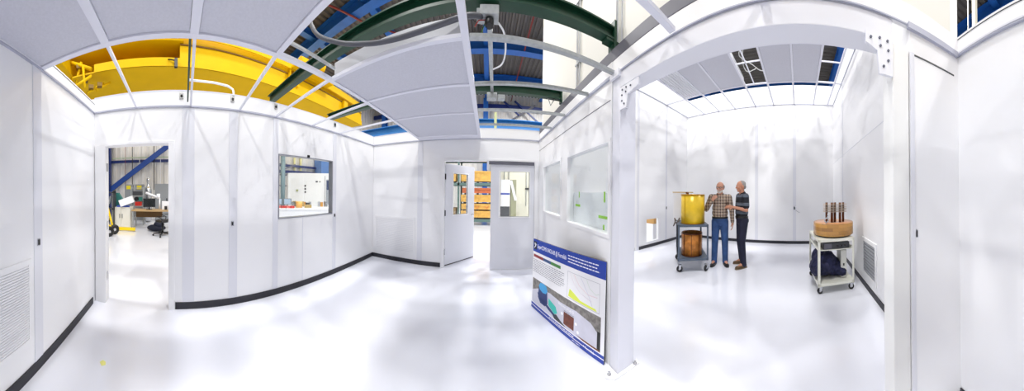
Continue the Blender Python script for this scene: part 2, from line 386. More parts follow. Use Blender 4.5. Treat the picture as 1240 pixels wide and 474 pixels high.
# far room grid
fg = thing('ceiling_grid','white ceiling grid of the tall far room','ceiling grid',(0,0,0))
z = ZF+0.014
for y in (-4.97,-3.68,-2.43): gbar((XW+0.02,y,z),(XE-0.02,y,z),0.05,0.028,GRID,fg)
for x in (3.23,2.66,2.09,1.39,0.80,0.15,-0.46,-0.91):
    for ya,yb in ((YF+0.02,-4.997),(-4.943,-3.708),(-3.652,-2.458),(-2.40,-1.2)):
        gbar((x,ya,z),(x,yb,z),0.045 if x!=1.15 else 0.025,0.028,GRID,fg)
for y in (-4.1,): 
    gbar((1.365,y,z),(0.825,y,z),0.022,0.026,GRID,fg); gbar((-0.483,y-0.08,z),(-0.888,y-0.08,z),0.022,0.026,GRID,fg)
gbar((1.145,-4.943,z),(1.145,-3.708,z),0.022,0.026,GRID,fg)
RIB = mat('ribbed_panel',(214,216,224),0.5)
for i,(a,b,nm) in enumerate(((2.09,2.66,'left of the dark bay'),(1.39,2.09,'beside the cable filled bay'),(0.15,0.80,'over the men'),(-0.46,0.15,'next to the blue lit bay'))):
    for j,(y0,y1,rw) in enumerate(((-4.94,-3.71,'back'),(-3.65,-2.46,'front'))):
        ffu('fan_filter_unit',a+0.026,b-0.026,y0,y1,ZF+0.006,'grey %s row filter panel of the far room ceiling, %s'%(rw,nm),0.2)
rp = thing('ribbed_ceiling_panel','pale ribbed panel at the far left corner of the far room ceiling','ceiling panel',(2.945,-4.325,ZF+0.01))
MB().box(-0.257,0.257,-0.6,0.6,0.012,0.03).build('backing', RIB, rp)
for k in range(7): MB().box(-0.24+k*0.072,-0.215+k*0.072,-0.59,0.59,0.0,0.012).build('rib', WALL2, rp)
# clips on parapet
clip_lab = ('small steel bracket on the parapet above the open doorway','small steel bracket where the bent white pipe ends','small steel bracket near the green beam above the window','small steel bracket above the right edge of the window')
for (x,y,z0),l in zip(((0.08,YN,2.735),(0.75,YN,2.745),(1.40,YN,2.755),(2.62,YN,2.745)),clip_lab):
    r = thing('parapet_bracket',l,'bracket',(x,y,z0),group='brackets on the parapet')
    MB().box(-0.025,0.025,-0.012,0,-0.035,0.035).build('plate', CHROME, r)
    MB().box(-0.014,0.014,-0.02,-0.012,-0.02,0.012).build('slot', BLK, r)
for y,l in ((1.373,'small steel bracket above the filter unit, left of the double doors'),(1.016,'small steel bracket right above the left door leaf')):
    r = thing('parapet_bracket',l,'bracket',(XE,y,2.745),group='brackets on the parapet')
    MB().box(-0.012,0,-0.03,0.03,-0.035,0.035).build('plate', CHROME, r)
    MB().box(-0.02,-0.012,-0.015,0.015,-0.02,0.012).build('slot', BLK, r)
bp2 = MB().tube([(0.16,2.52,2.93),(0.3,2.57,2.95),(0.52,2.59,2.955),(0.70,2.60,2.94),(0.765,2.59,2.90),(0.768,2.56,2.84),(0.757,2.535,2.78)],0.014,10).build('bent_pipe', WHITEP); tag(bp2,'bent white pipe crossing the yellow crane view and hooking onto the wall','pipe')

# ------------------------------------------------------------------ green beams, strut, boxes, hose, cords
def ibeam(mb, a, b, w, h, t=0.012, up=(0,0,1)):
    a=Vector(a); b=Vector(b); u=Vector(up)
    mb.bar(a+u*(h/2-t/2), b+u*(h/2-t/2), w, t, up); mb.bar(a-u*(h/2-t/2), b-u*(h/2-t/2), w, t, up); mb.bar(a,b,t,h-2*t,up)
    return mb
g1 = thing('green_crane_beam','dark green steel beam crossing over the ceiling and ending above the post','beam',(1.49,0,0))
ibeam(MB(),(0,2.9,3.01),(0,-1.06,3.01),0.09,0.12,0.014).build('beam', GREEN, g1)
MB().box(-0.05,0.05,-1.085,-1.06,2.87,3.13).build('end_plate', GREEN, g1)
MB().box(-0.04,0.04,-1.12,-0.98,2.925,2.948).box(-0.03,0.03,-1.12,-1.09,2.86,2.925).build('seat_plate', GREEN, g1)
g2 = thing('green_crane_beam','dark green steel beam farther off, nearer the double doors','beam',(2.80,0,0))
ibeam(MB(),(0,2.9,3.01),(0,-1.06,3.01),0.09,0.12,0.014).build('beam', GREEN, g2)
MB().box(-0.04,0.04,-1.085,-1.06,2.90,3.10).build('end_plate', GREEN, g2)
MB().tube([(0.0,-0.97,2.95),(0.03,-0.92,2.86),(0.0,-0.87,2.95)],0.008,8).build('hook', GALV, g2)
# a third green member on the west side
st = thing('strut_channel','slotted steel strut running between the two green beams','strut',(0,0,0))
MB().bar((1.55,0.0,2.94),(2.76,-0.05,2.94),0.04,0.04).build('channel', GALV, st)
jb = thing('junction_box','grey electrical box with dangling wires under the green beam','junction box',(1.50,0.0,2.83))
MB().obox((0,0.0,0.06),0.10,0.14,0.07).build('box', GALV, jb, bevel=0.004)
MB().obox((0.0,0.07,0.05),0.07,0.05,0.06).build('side_box', GALV, jb)
MB().lathe([(0.03,-0.03),(0.034,-0.02),(0.034,0.02),(0.025,0.03)],16).build('plug', BLK, jb)
for k,(c,pts) in enumerate((((180,60,50),[(0,0.03,0.02),(-0.02,0.08,0.0),(0.0,0.11,-0.03)]),((60,120,60),[(0,0.03,0.0),(0.01,0.05,-0.04),(0.0,0.06,-0.08)]),((40,90,170),[(0,0.02,0.0),(0.02,0.02,-0.05),(0.0,0.03,-0.10)]))):
    MB().tube(pts,0.004,6).build('wire', mat('wire_%d'%k,c,0.5), jb)
jb2 = thing('junction_box','small grey electrical box on the farther green beam','junction box',(2.78,-0.05,2.88))
MB().obox((0,0,0.0),0.12,0.14,0.07).build('box', GALV, jb2, bevel=0.004)
MB().obox((0,-0.13,-0.01),0.10,0.10,0.05).build('side_box', GALV, jb2)
def bez(pts, n=8):
    P=[Vector(p) for p in pts]; out=[]
    for i in range(len(P)-1):
        p0=P[max(i-1,0)];p1=P[i];p2=P[i+1];p3=P[min(i+2,len(P)-1)]
        for k in range(n):
            t=k/n; out.append(0.5*((2*p1)+(-p0+p2)*t+(2*p0-5*p1+4*p2-p3)*t*t+(-p0+3*p1-3*p2+p3)*t**3))
    out.append(P[-1]); return out
cl = MB().tube(bez([(1.50,-0.03,2.87),(1.62,-0.12,2.86),(1.80,-0.15,2.83),(2.0,-0.13,2.84),(2.15,-0.05,2.88)]),0.008,8).build('power_cord', WHITEP); tag(cl,'white cord looping beside the junction box','cord')
hs = MB().tube(bez([(1.20,1.62,3.55),(1.20,1.45,3.05),(1.25,1.18,2.82),(1.28,0.90,2.70),(1.30,0.70,2.665),(1.31,0.52,2.665),(1.32,0.34,2.69),(1.36,0.16,2.76),(1.48,0.06,2.86)]),0.019,12).build('grey_hose', HOSE); tag(hs,'thick dark grey hose drooping in front of the open filter unit','hose')
tw = MB().tube(bez([(1.45,0.36,2.625),(1.5,0.23,2.90),(1.6,0.05,2.87)]),0.003,6).build('hanging_wire', BLK); tag(tw,'thin black wire beside the green beam','wire')

# ------------------------------------------------------------------ crane
cr = thing('bridge_crane','big yellow overhead crane girder seen over the window wall','crane',(0,6.25,5.4), math.radians(4.5))
MB().box(-3.4,9.5,0.0,2.0,-0.02,0.02).build('underside_plate', YEL, cr)
MB().box(-2.6,9.5,-0.02,0.02,-0.02,0.24).build('bottom_flange', YEL, cr)
MB().box(-5.2,0.15,0.75,0.82,0.0,0.95).build('recessed_web', YEL, cr)
MB().box(-3.6,0.25,-0.10,0.86,0.72,0.78).build('walkway_floor', YEL, cr)
MB().box(-2.6,9.5,-0.16,-0.12,0.80,1.0).build('walkway_rail', YEL, cr)
MB().box(0.15,9.5,0.03,1.2,0.24,1.25).build('box_girder', YEL, cr)
MB().box(0.15,9.5,0.0,0.03,0.66,0.70).build('girder_seam', mat('crane_rust',(120,86,10),0.6), cr)
for x in (4.2,4.4,4.6): MB().box(x-0.03,x+0.03,-0.12,0.03,0.24,1.0).build('stiffener', YEL, cr)
for x,z_ in ((4.5,1.1),(5.2,1.35)):
    MB().tube([(x,-0.3,z_),(x+0.55,-0.35,z_)],0.22,18).build('motor', YEL, cr, bevel=0.01)
MB().box(4.2,6.3,-0.5,0.0,0.82,0.9).build('trolley_frame', YEL, cr)
MB().box(7.6,7.9,-0.15,0.0,0.2,0.7).build('bracket', YEL, cr)
# west end carriage
ec = MB(); ec.box(-3.9,-3.5,-0.6,1.9,0.2,0.9); ec.box(-3.6,-2.7,0.3,0.5,0.05,0.2); ec.build('end_carriage', YEL, cr, bevel=0.02)
for a_,b_,r_ in (((-3.5,0.1,0.6),(-2.7,0.0,0.12),0.06),((-3.4,0.2,-0.3),(-3.1,0.1,0.5),0.05),((-3.2,-0.2,-0.45),(-2.7,0.0,-0.1),0.05),((-3.0,0.0,0.3),(-2.9,-0.1,-0.5),0.045),((-2.9,0.1,-0.6),(-2.4,0.4,-0.2),0.05),((-2.6,0.2,-0.5),(-2.2,0.5,-0.15),0.045)):
    MB().tube([a_,b_],r_,8).build('brace', YEL, cr)
for x_,z_ in ((-3.2,0.35),(-2.95,-0.15),(-2.75,-0.42),(-2.45,-0.4)): MB().obox((x_,0.1,z_),0.16,0.16,0.12,0.4).build('gearbox', mat('crane_brown',(120,92,20),0.6), cr)
pd = MB().tube(bez([(-0.30,0.7,0.70),(-0.33,0.3,0.35),(-0.20,-0.05,0.16),(0.0,-0.10,0.10)]),0.02,8).build('cable', BLK, cr)
MB().box(-0.04,0.06,-0.15,-0.06,-0.12,0.16).build('limit_switch', BLK, cr, bevel=0.01)

# ------------------------------------------------------------------ hall roof, beams, walls
ZR = 9.9
def corrugated(name, axis, a0, a1, b0, b1, c, amp, pitch, m, label, cat, vertical=False):
    """deck (horizontal) ridges along x, or siding (vertical) ridges along z. """
    mb = MB(); bm = mb.bm
    n = int((b1-b0)/pitch); prof=[]
    for k in range(n):
        s=b0+k*pitch
        prof += [(s,0),(s+pitch*.35,0),(s+pitch*.5,amp),(s+pitch*.85,amp)]
    prof.append((b1,0))
    rows=[]
    for a in (a0,a1):
        r=[]
        for s,h in prof:
            if not vertical: p=(a,s,c+h)
            elif axis=='x': p=(s,c+h,a)
            else: p=(c+h,s,a)
            r.append(bm.verts.new(p))
        rows.append(r)
    for k in range(len(prof)-1): bm.faces.new((rows[0][k],rows[0][k+1],rows[1][k+1],rows[1][k]))
    o = mb.build(name, m); so = o.modifiers.new('solid','SOLIDIFY'); so.thickness=0.01; so.offset = 1
    return tag(o,label,cat,kind='structure')
corrugated('roof','x',-9,17.1,-21,11.05,ZR,0.09,0.30,DECK,'dark corrugated roof deck of the hall','roof')
corrugated('wall_hall_north','x',0,ZR-0.05,-9,17.1,11.0,0.06,0.42,CORR,'pale corrugated hall wall seen through the doorway','wall',True)
corrugated('wall_hall_east','y',0,ZR-0.05,-21,11.0,17.0,0.06,0.42,CORR,'pale corrugated end wall of the hall seen beyond the double doors','wall',True)
def hbeam(name, a, b, w, h, label, m=BLUE):
    r = ibeam(MB(),a,b,w,h,0.03).build(name, m); return tag(r,label,'roof beam',kind='structure')
zr = ZR-0.35
for i,x in enumerate((-7.2,6.9,10.85,14.2)):
    hbeam('roof_beam',(x,-20.5,zr),(x,10.7,zr),0.42,0.62,('blue roof beam over the side away from the double doors','blue roof beam nearest the open ceiling bay','blue roof beam behind the junction box','blue roof beam nearest the end wall')[i])
for i,(y,x0,x1) in enumerate(((0.15,-8.5,16.8),(8.2,-8.5,16.8),(4.9,6.5,16.8),(-4.5,-8.5,16.8),(-9.6,-8.5,16.8),(-14.5,-8.5,16.8))):
    hbeam('roof_purlin',(x0,y,zr+0.12),(x1,y,zr+0.12),0.30,0.36,('blue purlin above the strut channel','blue purlin above the crane','short blue purlin beside the crane','blue purlin over the front of the far room','blue purlin over the back of the far room','blue purlin beyond the far room')[i])
hbeam('roof_beam',(-2.3,-20.5,zr-0.1),(-2.3,-1,zr-0.1),0.35,0.5,'blue roof beam seen through the blue lit bay of the far room')
MB_ = MB().bar((-5.5,-13.5,zr-0.3),(-1.2,-9.0,zr-0.3),0.25,0.2).build('roof_brace', BLUE); tag(MB_,'diagonal blue roof brace over the far room','brace',kind='structure')
sp = MB().tube([(2,-1.93,9.3),(16.8,-1.93,9.3)],0.04,8).build('sprinkler_pipe', mat('pipe_red',(120,40,34),0.5)); tag(sp,'dark red sprinkler pipe under the roof deck','pipe')
sp2 = MB().tube([(4.0,6.6,9.18),(7.5,5.3,9.18),(9.5,3.6,9.18)],0.04,8).build('sprinkler_pipe', mat('pipe_red',(120,40,34),0.5)); tag(sp2,'dark red pipe near the blue beam beside the crane','pipe')
# runway beam, columns, bracing on the east side
rb = ibeam(MB(),(11.5,-20,5.35),(11.5,10.7,5.35),0.5,0.7,0.04).build('runway_beam', mat('runway_blue',(40,112,176),0.4)); tag(rb,'blue crane runway beam above the double doors','beam')
for i,(x,y) in enumerate(((16.6,0.2),(16.6,-9.0),(16.6,9.5))):
    c = ibeam(MB(),(x,y,0),(x,y,9.3),0.4,0.5,0.04,(1,0,0)).build('hall_column', BLUE); tag(c,('blue hall column on the end wall above the double doors','blue hall column on the end wall behind the tall wall','blue hall column at the end wall corner')[i],'column',kind='structure')
gi = MB().bar((16.75,-20,8.75),(16.75,10.8,8.75),0.2,0.35).build('girt', BLUED); tag(gi,'dark blue girt high on the end wall','girt',kind='structure')
for i,(a,b) in enumerate((((16.6,-0.5,6.6),(16.6,-4.0,9.0)),((16.5,-2.2,9.2),(16.5,-4.2,7.6)),((16.5,-1.2,9.2),(16.5,-2.6,8.0)))):
    c = MB().bar(a,b,0.12,0.12).build('wall_brace', TUBE if i==0 else BLUED); tag(c,('grey diagonal brace rising on the end wall','dark blue brace crossing near the tall white wall','short dark blue brace near the girt')[i],'brace')
pf = MB().box(7.95,8.05,-0.35,-0.25,0,4.75).build('floor_post', mat('post_olive',(170,176,130),0.5)); 
tag(pf,'slim pale green post end in front of the blue runway beam','post')
# north side hall steel seen through doorway
nc = ibeam(MB(),(-3.75,10.55,0),(-3.75,10.55,9.3),0.30,0.40,0.03,(1,0,0)).build('hall_column', BLUED); tag(nc,'dark blue hall column seen at the left of the doorway','column',kind='structure')
nb = MB().bar((-3.6,10.6,1.5),(0.1,10.6,4.2),0.13,0.27).build('wall_brace', mat('brace_blue',(28,66,140),0.4)); tag(nb,'thick blue diagonal brace seen through the doorway','brace')
ng = MB().box(-8,16.5,10.75,10.95,3.02,3.16).build('girt', BLUED); tag(ng,'blue girt across the corrugated wall seen through the doorway','girt',kind='structure')
ng2 = MB().box(-8,2.5,10.68,10.74,3.25,3.30).build('green_pipe', mat('pipe_green',(176,190,160),0.5)); tag(ng2,'pale green pipe running above the blue girt','pipe')
for i,x in enumerate((-2.75,-2.35,-1.95,-1.15,-0.8)):
    c = MB().tube([(x,10.72,1.5),(x,10.72,4.6)],0.014 if i not in (1,3) else 0.022,8).build('wall_conduit', BLK if i in (1,3) else (mat('pipe_red',(120,40,34),0.5) if i==0 else WHITEP)); tag(c,('thin red conduit nearest the blue column','dark conduit left of the brace middle','white conduit crossing behind the brace','dark conduit right of the brace middle','white conduit under the upper brace end')[i],'conduit')

# ------------------------------------------------------------------ floor grille etc (part of walls)
def louvre(name, label, axis, c, n, u0,u1,z0,z1, nsl, deep=0.012, frame=0.03, mfr=WALL, mbk=None, msl=WALL2):
    """framed return-air grille sitting on a wall face. n: +1/-1 direction into the room"""
    r = thing(name,label,'grille',(0,0,0))
    def bx(mb,a0,a1,d0,d1,zz0,zz1):
        lo,hi = sorted((c+n*d0,c+n*d1))
        if axis=='x': mb.box(a0,a1,lo,hi,zz0,zz1)
        else: mb.box(lo,hi,a0,a1,zz0,zz1)
    f=MB(); bx(f,u0,u0+frame,0,deep,z0,z1); bx(f,u1-frame,u1,0,deep,z0,z1); bx(f,u0+frame,u1-frame,0,deep,z0,z0+frame); bx(f,u0+frame,u1-frame,0,deep,z1-frame,z1)
    f.build('frame', mfr, r)
    b=MB(); bx(b,u0+frame,u1-frame,0.0,0.002,z0+frame,z1-frame); b.build('backing', mbk or TUBE, r)
    s=MB(); hgt=(z1-z0-2*frame)/nsl
    for k in range(nsl): bx(s,u0+frame,u1-frame,0.002,deep*0.8,z0+frame+k*hgt+hgt*0.25,z0+frame+(k+1)*hgt)
    s.build('louvre_slats', msl, r)
    return r
louvre('wall_grille','large white louvred grille low on the wall beside a tall batten','y',XW,1,0.30,1.215,0.30,0.985,30,0.012,0.035,mbk=mat('louvre_dark',(196,198,204),0.6),msl=WALL)
louvre('wall_grille','white return air grille in the corner beside the double doors','y',XE,-1,1.485,2.486,0.21,0.98,24,0.012,0.04,mbk=WALL2,msl=WALL)
louvre('wall_grille','white framed vent low on the wall behind the cream cart','y',XW,1,-3.28,-2.64,0.20,0.82,10,0.014,0.06,mbk=DGREY,msl=mat('vent_grey',(150,152,158),0.5))
cbx = thing('cardboard_box','brown cardboard box seen through the low wall opening','box',(4.35,-4.75,0.0))
MB().box(-0.2,0.35,-0.35,0.15,0.0,0.60).build('stand', WHITEP, cbx)
MB().box(-0.2,0.30,-0.30,0.12,0.60,0.80).build('carton', mat('cardboard',(186,146,92),0.8), cbx)
MB().box(XE+T+0.005,XE+T+0.03,-4.7,-4.0,0.10,0.16).build('opening_lip', WALL, wef)
# film sheet with green tape in the partition window
TAPE = mat('green_tape',(150,214,40),0.5)
sh = thing('white_film_sheet','white film sheet taped over the lower half of the partition window','sheet',(0,YS-T-0.012,0))
MB().box(1.47,2.45,-0.002,0.001,1.13,1.555).build('film', mat('film_white',(240,242,246),0.5), sh)
for (x0,x1,z0,z1) in ((2.255,2.275,1.49,1.565),(2.235,2.37,1.375,1.405),(1.675,1.70,1.455,1.565),(1.60,1.80,1.285,1.315),(1.685,1.71,1.15,1.225)):
    MB().box(x0,x1,0.001,0.003,z0,z1).build('tape_strip', TAPE, sh)
tm = MB().prism([(-0.66,1.63),(-0.64,1.66),(-0.61,1.65),(-0.60,1.62),(-0.63,1.60)],0.0005,0.002).build('floor_tape', mat('pale_yellow',(240,238,140),0.6)); tag(tm,'small pale yellow mark on the white floor near the louvred wall','tape')

# ------------------------------------------------------------------ poster
BL = Vector((2.637,-0.618,0.004)); BR = Vector((1.482,-1.012,0.004))
U = (BR-BL).normalized(); N0 = Vector((-U.y*1.0, U.x*1.0, 0)); 
N0 = Vector((U.y, -U.x, 0)); 
if N0.dot(-BL) < 0: N0 = -N0
V = (Vector((0,0,1)) - N0*0.03).normalized(); N1 = U.cross(V).normalized()
PW, PH = 1.215, 0.915
po = thing('poster_board','large poster board with a blue title band standing against the partition','poster',(0,0,0))
po.matrix_world = Matrix(((U.x,V.x,N1.x,BL.x),(U.y,V.y,N1.y,BL.y),(U.z,V.z,N1.z,BL.z),(0,0,0,1)))
PWH = mat('poster_white',(238,238,242),0.35); PBL = mat('poster_blue',(30,62,160),0.35)
MB().box(0,PW,0,PH,-0.014,0).build('foam_board', BLK, po)
MB().box(0,PW,0,PH,0.0,0.0012).build('print', PWH, po)
MB().box(0,PW,PH-0.165,PH,0.0012,0.002).build('title_band', PBL, po)
MB().box(0,PW,0.0,0.034,0.0012,0.002).box(0,PW,0.044,0.072,0.0012,0.002).build('bottom_band', PBL, po)
def text(body, x, y, size, m, parent, name='lettering', ext=0.0006, z=0.0024, sx=1.0):
    c = bpy.data.curves.new(name,'FONT'); c.body = body; c.size = size; c.extrude = ext
    c.materials.append(m); o = bpy.data.objects.new(name, c); COL.objects.link(o); 
    bpy.context.view_layer.update(); dg = bpy.context.evaluated_depsgraph_get()
    me = bpy.data.meshes.new_from_object(o.evaluated_get(dg)); bpy.data.objects.remove(o)
    o = bpy.data.objects.new(name, me); COL.objects.link(o)
    if not me.materials: me.materials.append(m)
    o.parent = parent; o.location=(x,y,z); o.scale=(sx,1,1)
    return o
TW = mat('print_white',(245,245,250),0.5); TG = mat('print_grey',(120,122,132),0.6)
text('SuperCDMS SNOLAB @ Fermilab',0.10,PH-0.105,0.070,TW,po,sx=0.58)
lg = MB().box(0.012,0.085,PH-0.135,PH-0.03,0.002,0.0026).build('logo_patch', mat('logo_dark',(30,36,60),0.5), po)
MB().tube([(0.03,PH-0.115,0.003),(0.055,PH-0.085,0.003),(0.04,PH-0.05,0.003)],0.006,6).tube([(0.055,PH-0.10,0.003),(0.07,PH-0.06,0.003)],0.004,6).build('logo_mark', TW, po)
random.seed(3)
def lines(x0,x1,ytop,n,dy,m,th=0.006,nm='text_lines',z=0.002):
    mb = MB()
    for k in range(n):
        x=x0; y=ytop-k*dy
        end = x1 - random.uniform(0,0.12)*(x1-x0)
        while x < end:
            w = random.uniform(0.012,0.045); mb.box(x,min(x+w,end),y-th,y,z,z+0.0005); x += w+0.008
    mb.build(nm, m, po)
for q_ in range(3): lines(0.70,1.14,PH-0.045-0.032*q_,1,0.03,TW,0.010,'subtitle_line')
MB().box(0.02,0.24,PH-0.235,PH-0.20,0.0012,0.002).build('red_bar', mat('bar_red',(140,52,56),0.5), po)
MB().box(0.24,0.40,PH-0.235,PH-0.20,0.0012,0.002).build('blue_bar', mat('bar_blue',(60,84,130),0.5), po)
MB().box(0.40,0.58,PH-0.235,PH-0.20,0.0012,0.002).build('green_bar', mat('bar_green',(70,130,60),0.5), po)
lines(0.02,0.66,PH-0.265,8,0.022,TG,0.006)
# chart
MB().box(0.70,1.15,0.42,0.425,0.0012,0.002).box(0.70,0.704,0.42,0.70,0.0012,0.002).box(1.146,1.15,0.42,0.70,0.0012,0.002).box(0.70,1.15,0.696,0.70,0.0012,0.002).build('chart_axes', mat('axis_grey',(186,186,194),0.6), po)
MB().prism([(0.72,0.44),(0.74,0.52),(0.80,0.50),(0.90,0.455),(1.10,0.45),(1.12,0.43),(0.80,0.43)],0.0012,0.002).build('chart_area', mat('chart_yellow',(224,236,90),0.5), po)
for k,(c,pts) in enumerate((((222,212,222),[(0.74,0.69),(0.80,0.60),(0.90,0.53),(1.05,0.50)]),((228,200,204),[(0.80,0.69),(0.88,0.60),(1.0,0.55),(1.12,0.56)]),((206,206,224),[(0.90,0.69),(0.97,0.60),(1.02,0.53),(1.06,0.46)]),((206,220,206),[(0.98,0.69),(1.02,0.62),(1.10,0.58),(1.14,0.60)]))):
    MB().tube([(x,y,0.002) for x,y in bezz] if False else [(x,y,0.002) for x,y in pts],0.002,5).build('chart_curve', mat('chart_%d'%k,c,0.5), po)
# photo strip, drawn as flat shapes
MB().box(0.02,1.17,0.085,0.40,0.0012,0.002).build('picture', mat('pic_floor',(206,206,220),0.4,var=0.15,vscale=4), po)
MB().prism([(0.02,0.40),(1.17,0.40),(1.17,0.22),(1.05,0.30),(0.85,0.33),(0.60,0.32),(0.40,0.34),(0.16,0.30),(0.02,0.24)],0.002,0.0024).build('picture_back', mat('pic_back',(134,130,126),0.6,var=0.5,vscale=22), po)
MB().prism([(0.85,0.10),(1.17,0.10),(1.17,0.085),(0.95,0.085)],0.002,0.0026).build('picture_floor_edge', mat('pic_brown',(120,76,50),0.6), po)
MB().box(1.13,1.17,0.10,0.26,0.0024,0.0028).build('picture_column', BLK, po)
cyb = mat('pic_blue',(34,92,170),0.4); cyd = mat('pic_darkblue',(24,50,110),0.4)
MB().prism([(0.166, 0.348), (0.348, 0.348), (0.361, 0.192), (0.309, 0.14), (0.205, 0.14), (0.153, 0.192)],0.0024,0.003).build('picture_tank', cyd, po)
MB().prism([(0.166, 0.341), (0.198, 0.39), (0.264, 0.4), (0.329, 0.387), (0.355, 0.338), (0.322, 0.296), (0.257, 0.283), (0.192, 0.302)],0.003,0.0034).build('picture_tank_lid', mat('pic_cyan',(60,160,220),0.4), po)
MB().prism([(0.24,0.21),(0.40,0.17),(0.52,0.13),(0.50,0.11),(0.40,0.13),(0.20,0.19)],0.0024,0.003).prism([(0.14,0.25),(0.20,0.24),(0.20,0.21),(0.15,0.22)],0.0024,0.003).build('picture_base', cyd, po)
MB().prism([(0.38,0.27),(0.52,0.23),(0.55,0.17),(0.50,0.14),(0.38,0.19)],0.003,0.0034).build('picture_skid', mat('pic_teal',(60,190,176),0.4), po)
MB().box(0.66,0.82,0.115,0.245,0.0024,0.003).build('picture_copper_box', mat('pic_copper',(112,56,40),0.4,var=0.4,vscale=30), po)
MB().prism([(0.46,0.12),(0.53,0.15),(0.60,0.12),(0.70,0.09),(0.50,0.09)],0.0024,0.003).build('picture_shadow', DGREY, po)
for x,y in ((0.63,0.21),(0.85,0.20),(0.88,0.13)): MB().lathe([(0.016,0.0024),(0.016,0.003)],12,Matrix.Translation((x,y,0))).build('picture_highlight', TW, po)
text('Welcome to Lab G',0.56,0.285,0.036,TW,po,sx=0.9,z=0.003)
lines(0.66,0.84,0.262,2,0.012,TG,0.005,z=0.0030)
lines(0.40,0.85,0.061,1,0.02,TW,0.008)
lines(0.80,0.93,0.020,1,0.02,TW,0.006)
text('Fermilab',0.985,0.030,0.034,TW,po,z=0.0024)
MB().lathe([(0.010,0.002),(0.010,0.0026)],4,Matrix.Translation((0.965,0.042,0))).build('logo_mark', TW, po)

# ------------------------------------------------------------------ carts
CART = mat('cart_grey',(84,96,112),0.45,var=0.06,vscale=8)
CREAMC = mat('cart_cream',(226,226,214),0.4)
def caster(parent, x, y, rz, r=0.05, wheel=BLK):
    c = thing('caster',None,None,(x,y,0),rz); del_keys = [k for k in c.keys()]
    c.parent = parent
    M = Matrix.Rotation(PI/2,4,'X'); M.translation = Vector((0,0,r))
    MB().lathe([(0.012,-0.02),(r*0.9,-0.02),(r,-0.012),(r,0.012),(r*0.9,0.02),(0.012,0.02)],24,M).build('wheel', wheel, c)
    MB().lathe([(r*0.3,-0.022),(r*0.3,0.022)],16,M).box(-0.012,0.03,-0.028,-0.023,r,2*r+0.01).box(-0.012,0.03,0.023,0.028,r,2*r+0.01).box(-0.03,0.04,-0.03,0.03,2*r+0.008,2*r+0.02).build('fork', CHROME, c)
    return c
def cart(name, label, loc, rz, w, d, zt, zb, m, wr, leg=0.032, lip=0.035):
    r = thing(name, label, 'cart', loc, rz)
    for nm, z in (('top_shelf',zt),('bottom_shelf',zb)):
        mb = MB(); mb.box(-w/2,w/2,-d/2,d/2,z-0.012,z)
        for (a,b,c_,e) in ((-w/2,w/2,-d/2,-d/2+0.008),(-w/2,w/2,d/2-0.008,d/2),(-w/2,-w/2+0.008,-d/2+0.008,d/2-0.008),(w/2-0.008,w/2,-d/2+0.008,d/2-0.008)): mb.box(a,b,c_,e,z-lip-0.012,z-0.012)
        mb.build(nm, m, r)
    for sx in (-1,1):
        for sy in (-1,1):
            x=sx*(w/2-leg/2-0.001)*1.0; y=sy*(d/2-leg/2-0.001)
            mb = MB(); mb.box(x-leg/2-sx*0.0,x+leg/2,y-leg/2,y+leg/2,zb,zt+0.002) if False else mb.box(min(sx*w/2,sx*(w/2-0.005)),max(sx*w/2,sx*(w/2-0.005)),min(sy*d/2,sy*(d/2-leg)),max(sy*d/2,sy*(d/2-leg)),zb-0.05,zt-0.004).box(min(sx*w/2,sx*(w/2-leg)),max(sx*w/2,sx*(w/2-leg)),min(sy*d/2,sy*(d/2-0.005)),max(sy*d/2,sy*(d/2-0.005)),zb-0.05,zt-0.004)
            mb.build('leg', m, r)
            caster(r, x*0.93, y*0.93, random.uniform(-0.9,0.9), wr)
    return r
random.seed(11)
# local -Y faces the camera.  cart 1
def facing(dx,dy): return math.atan2(dx,-dy)
c1 = cart('utility_cart','grey steel two shelf cart carrying the yellow and copper cans',(2.25,-3.73,0), facing(-0.61,0.79), 0.61, 0.86, 0.94, 0.275, CART, 0.062, 0.035)
MB().tube(bez([(-0.28,0.44,0.93),(-0.28,0.50,1.02),(-0.1,0.53,1.04),(0.1,0.53,1.04),(0.28,0.50,1.02),(0.28,0.44,0.93)]),0.012,8).build('push_handle', CART, c1)
MB().tube([(-0.312,-0.40,0.30),(-0.312,-0.40,0.93)],0.008,8).build('side_rod', BLK, c1)
cab = MB().tube(bez([(2.56,-3.60,0.955),(2.53,-3.50,1.02),(2.48,-3.45,0.99),(2.44,-3.43,0.93),(2.42,-3.47,0.97),(2.40,-3.50,1.03),(2.38,-3.44,0.96)]),0.012,8).tube(bez([(2.50,-3.50,0.975),(2.50,-3.42,0.87),(2.45,-3.40,0.92),(2.48,-3.45,1.02)]),0.010,8).build('cable_bundle', mat('cable_brown',(110,100,96),0.6)); tag(cab,'tangled brown cables hooked on the left edge of the grey cart','cable')
# yellow can with open top
GOLD = mat('gold_film',(232,192,44),0.3,metal=0.15,var=0.2,vscale=5)
RUST = mat('rust_marks',(130,70,14),0.6)
COPPER = mat('aged_copper',(196,124,54),0.32,metal=0.35,var=0.5,vscale=9)
COPD = mat('dark_copper',(96,52,22),0.45,metal=0.4,var=0.3,vscale=12)
def can(name,label,x,y,z,r,h,m,mi,n,rz):
    t = thing(name,label,'can',(x,y,z),rz)
    w=0.008
    MB().lathe([(r,0.0),(r,h),(r-w,h),(r-w,0.012),(0.001,0.012)],n).build('shell', m, t)
    MB().lathe([(r+0.001,h-0.03),(r+0.006,h-0.028),(r+0.006,h-0.004),(r+0.001,h+0.002)],n,None,True).build('top_rim', mi, t)
    MB().lathe([(r+0.001,0.0),(r+0.006,0.0),(r+0.006,0.018),(r+0.001,0.02)],n,None,True).build('bottom_rim', mi, t)
    for k in range(3 if n>20 else 8):
        a=2*PI*k/(3 if n>20 else 8)+0.3; MB().obox((math.cos(a)*(r+0.002),math.sin(a)*(r+0.002),h*0.5),0.006,0.012,h*0.96,a).build('seam', mi, t)
    return t
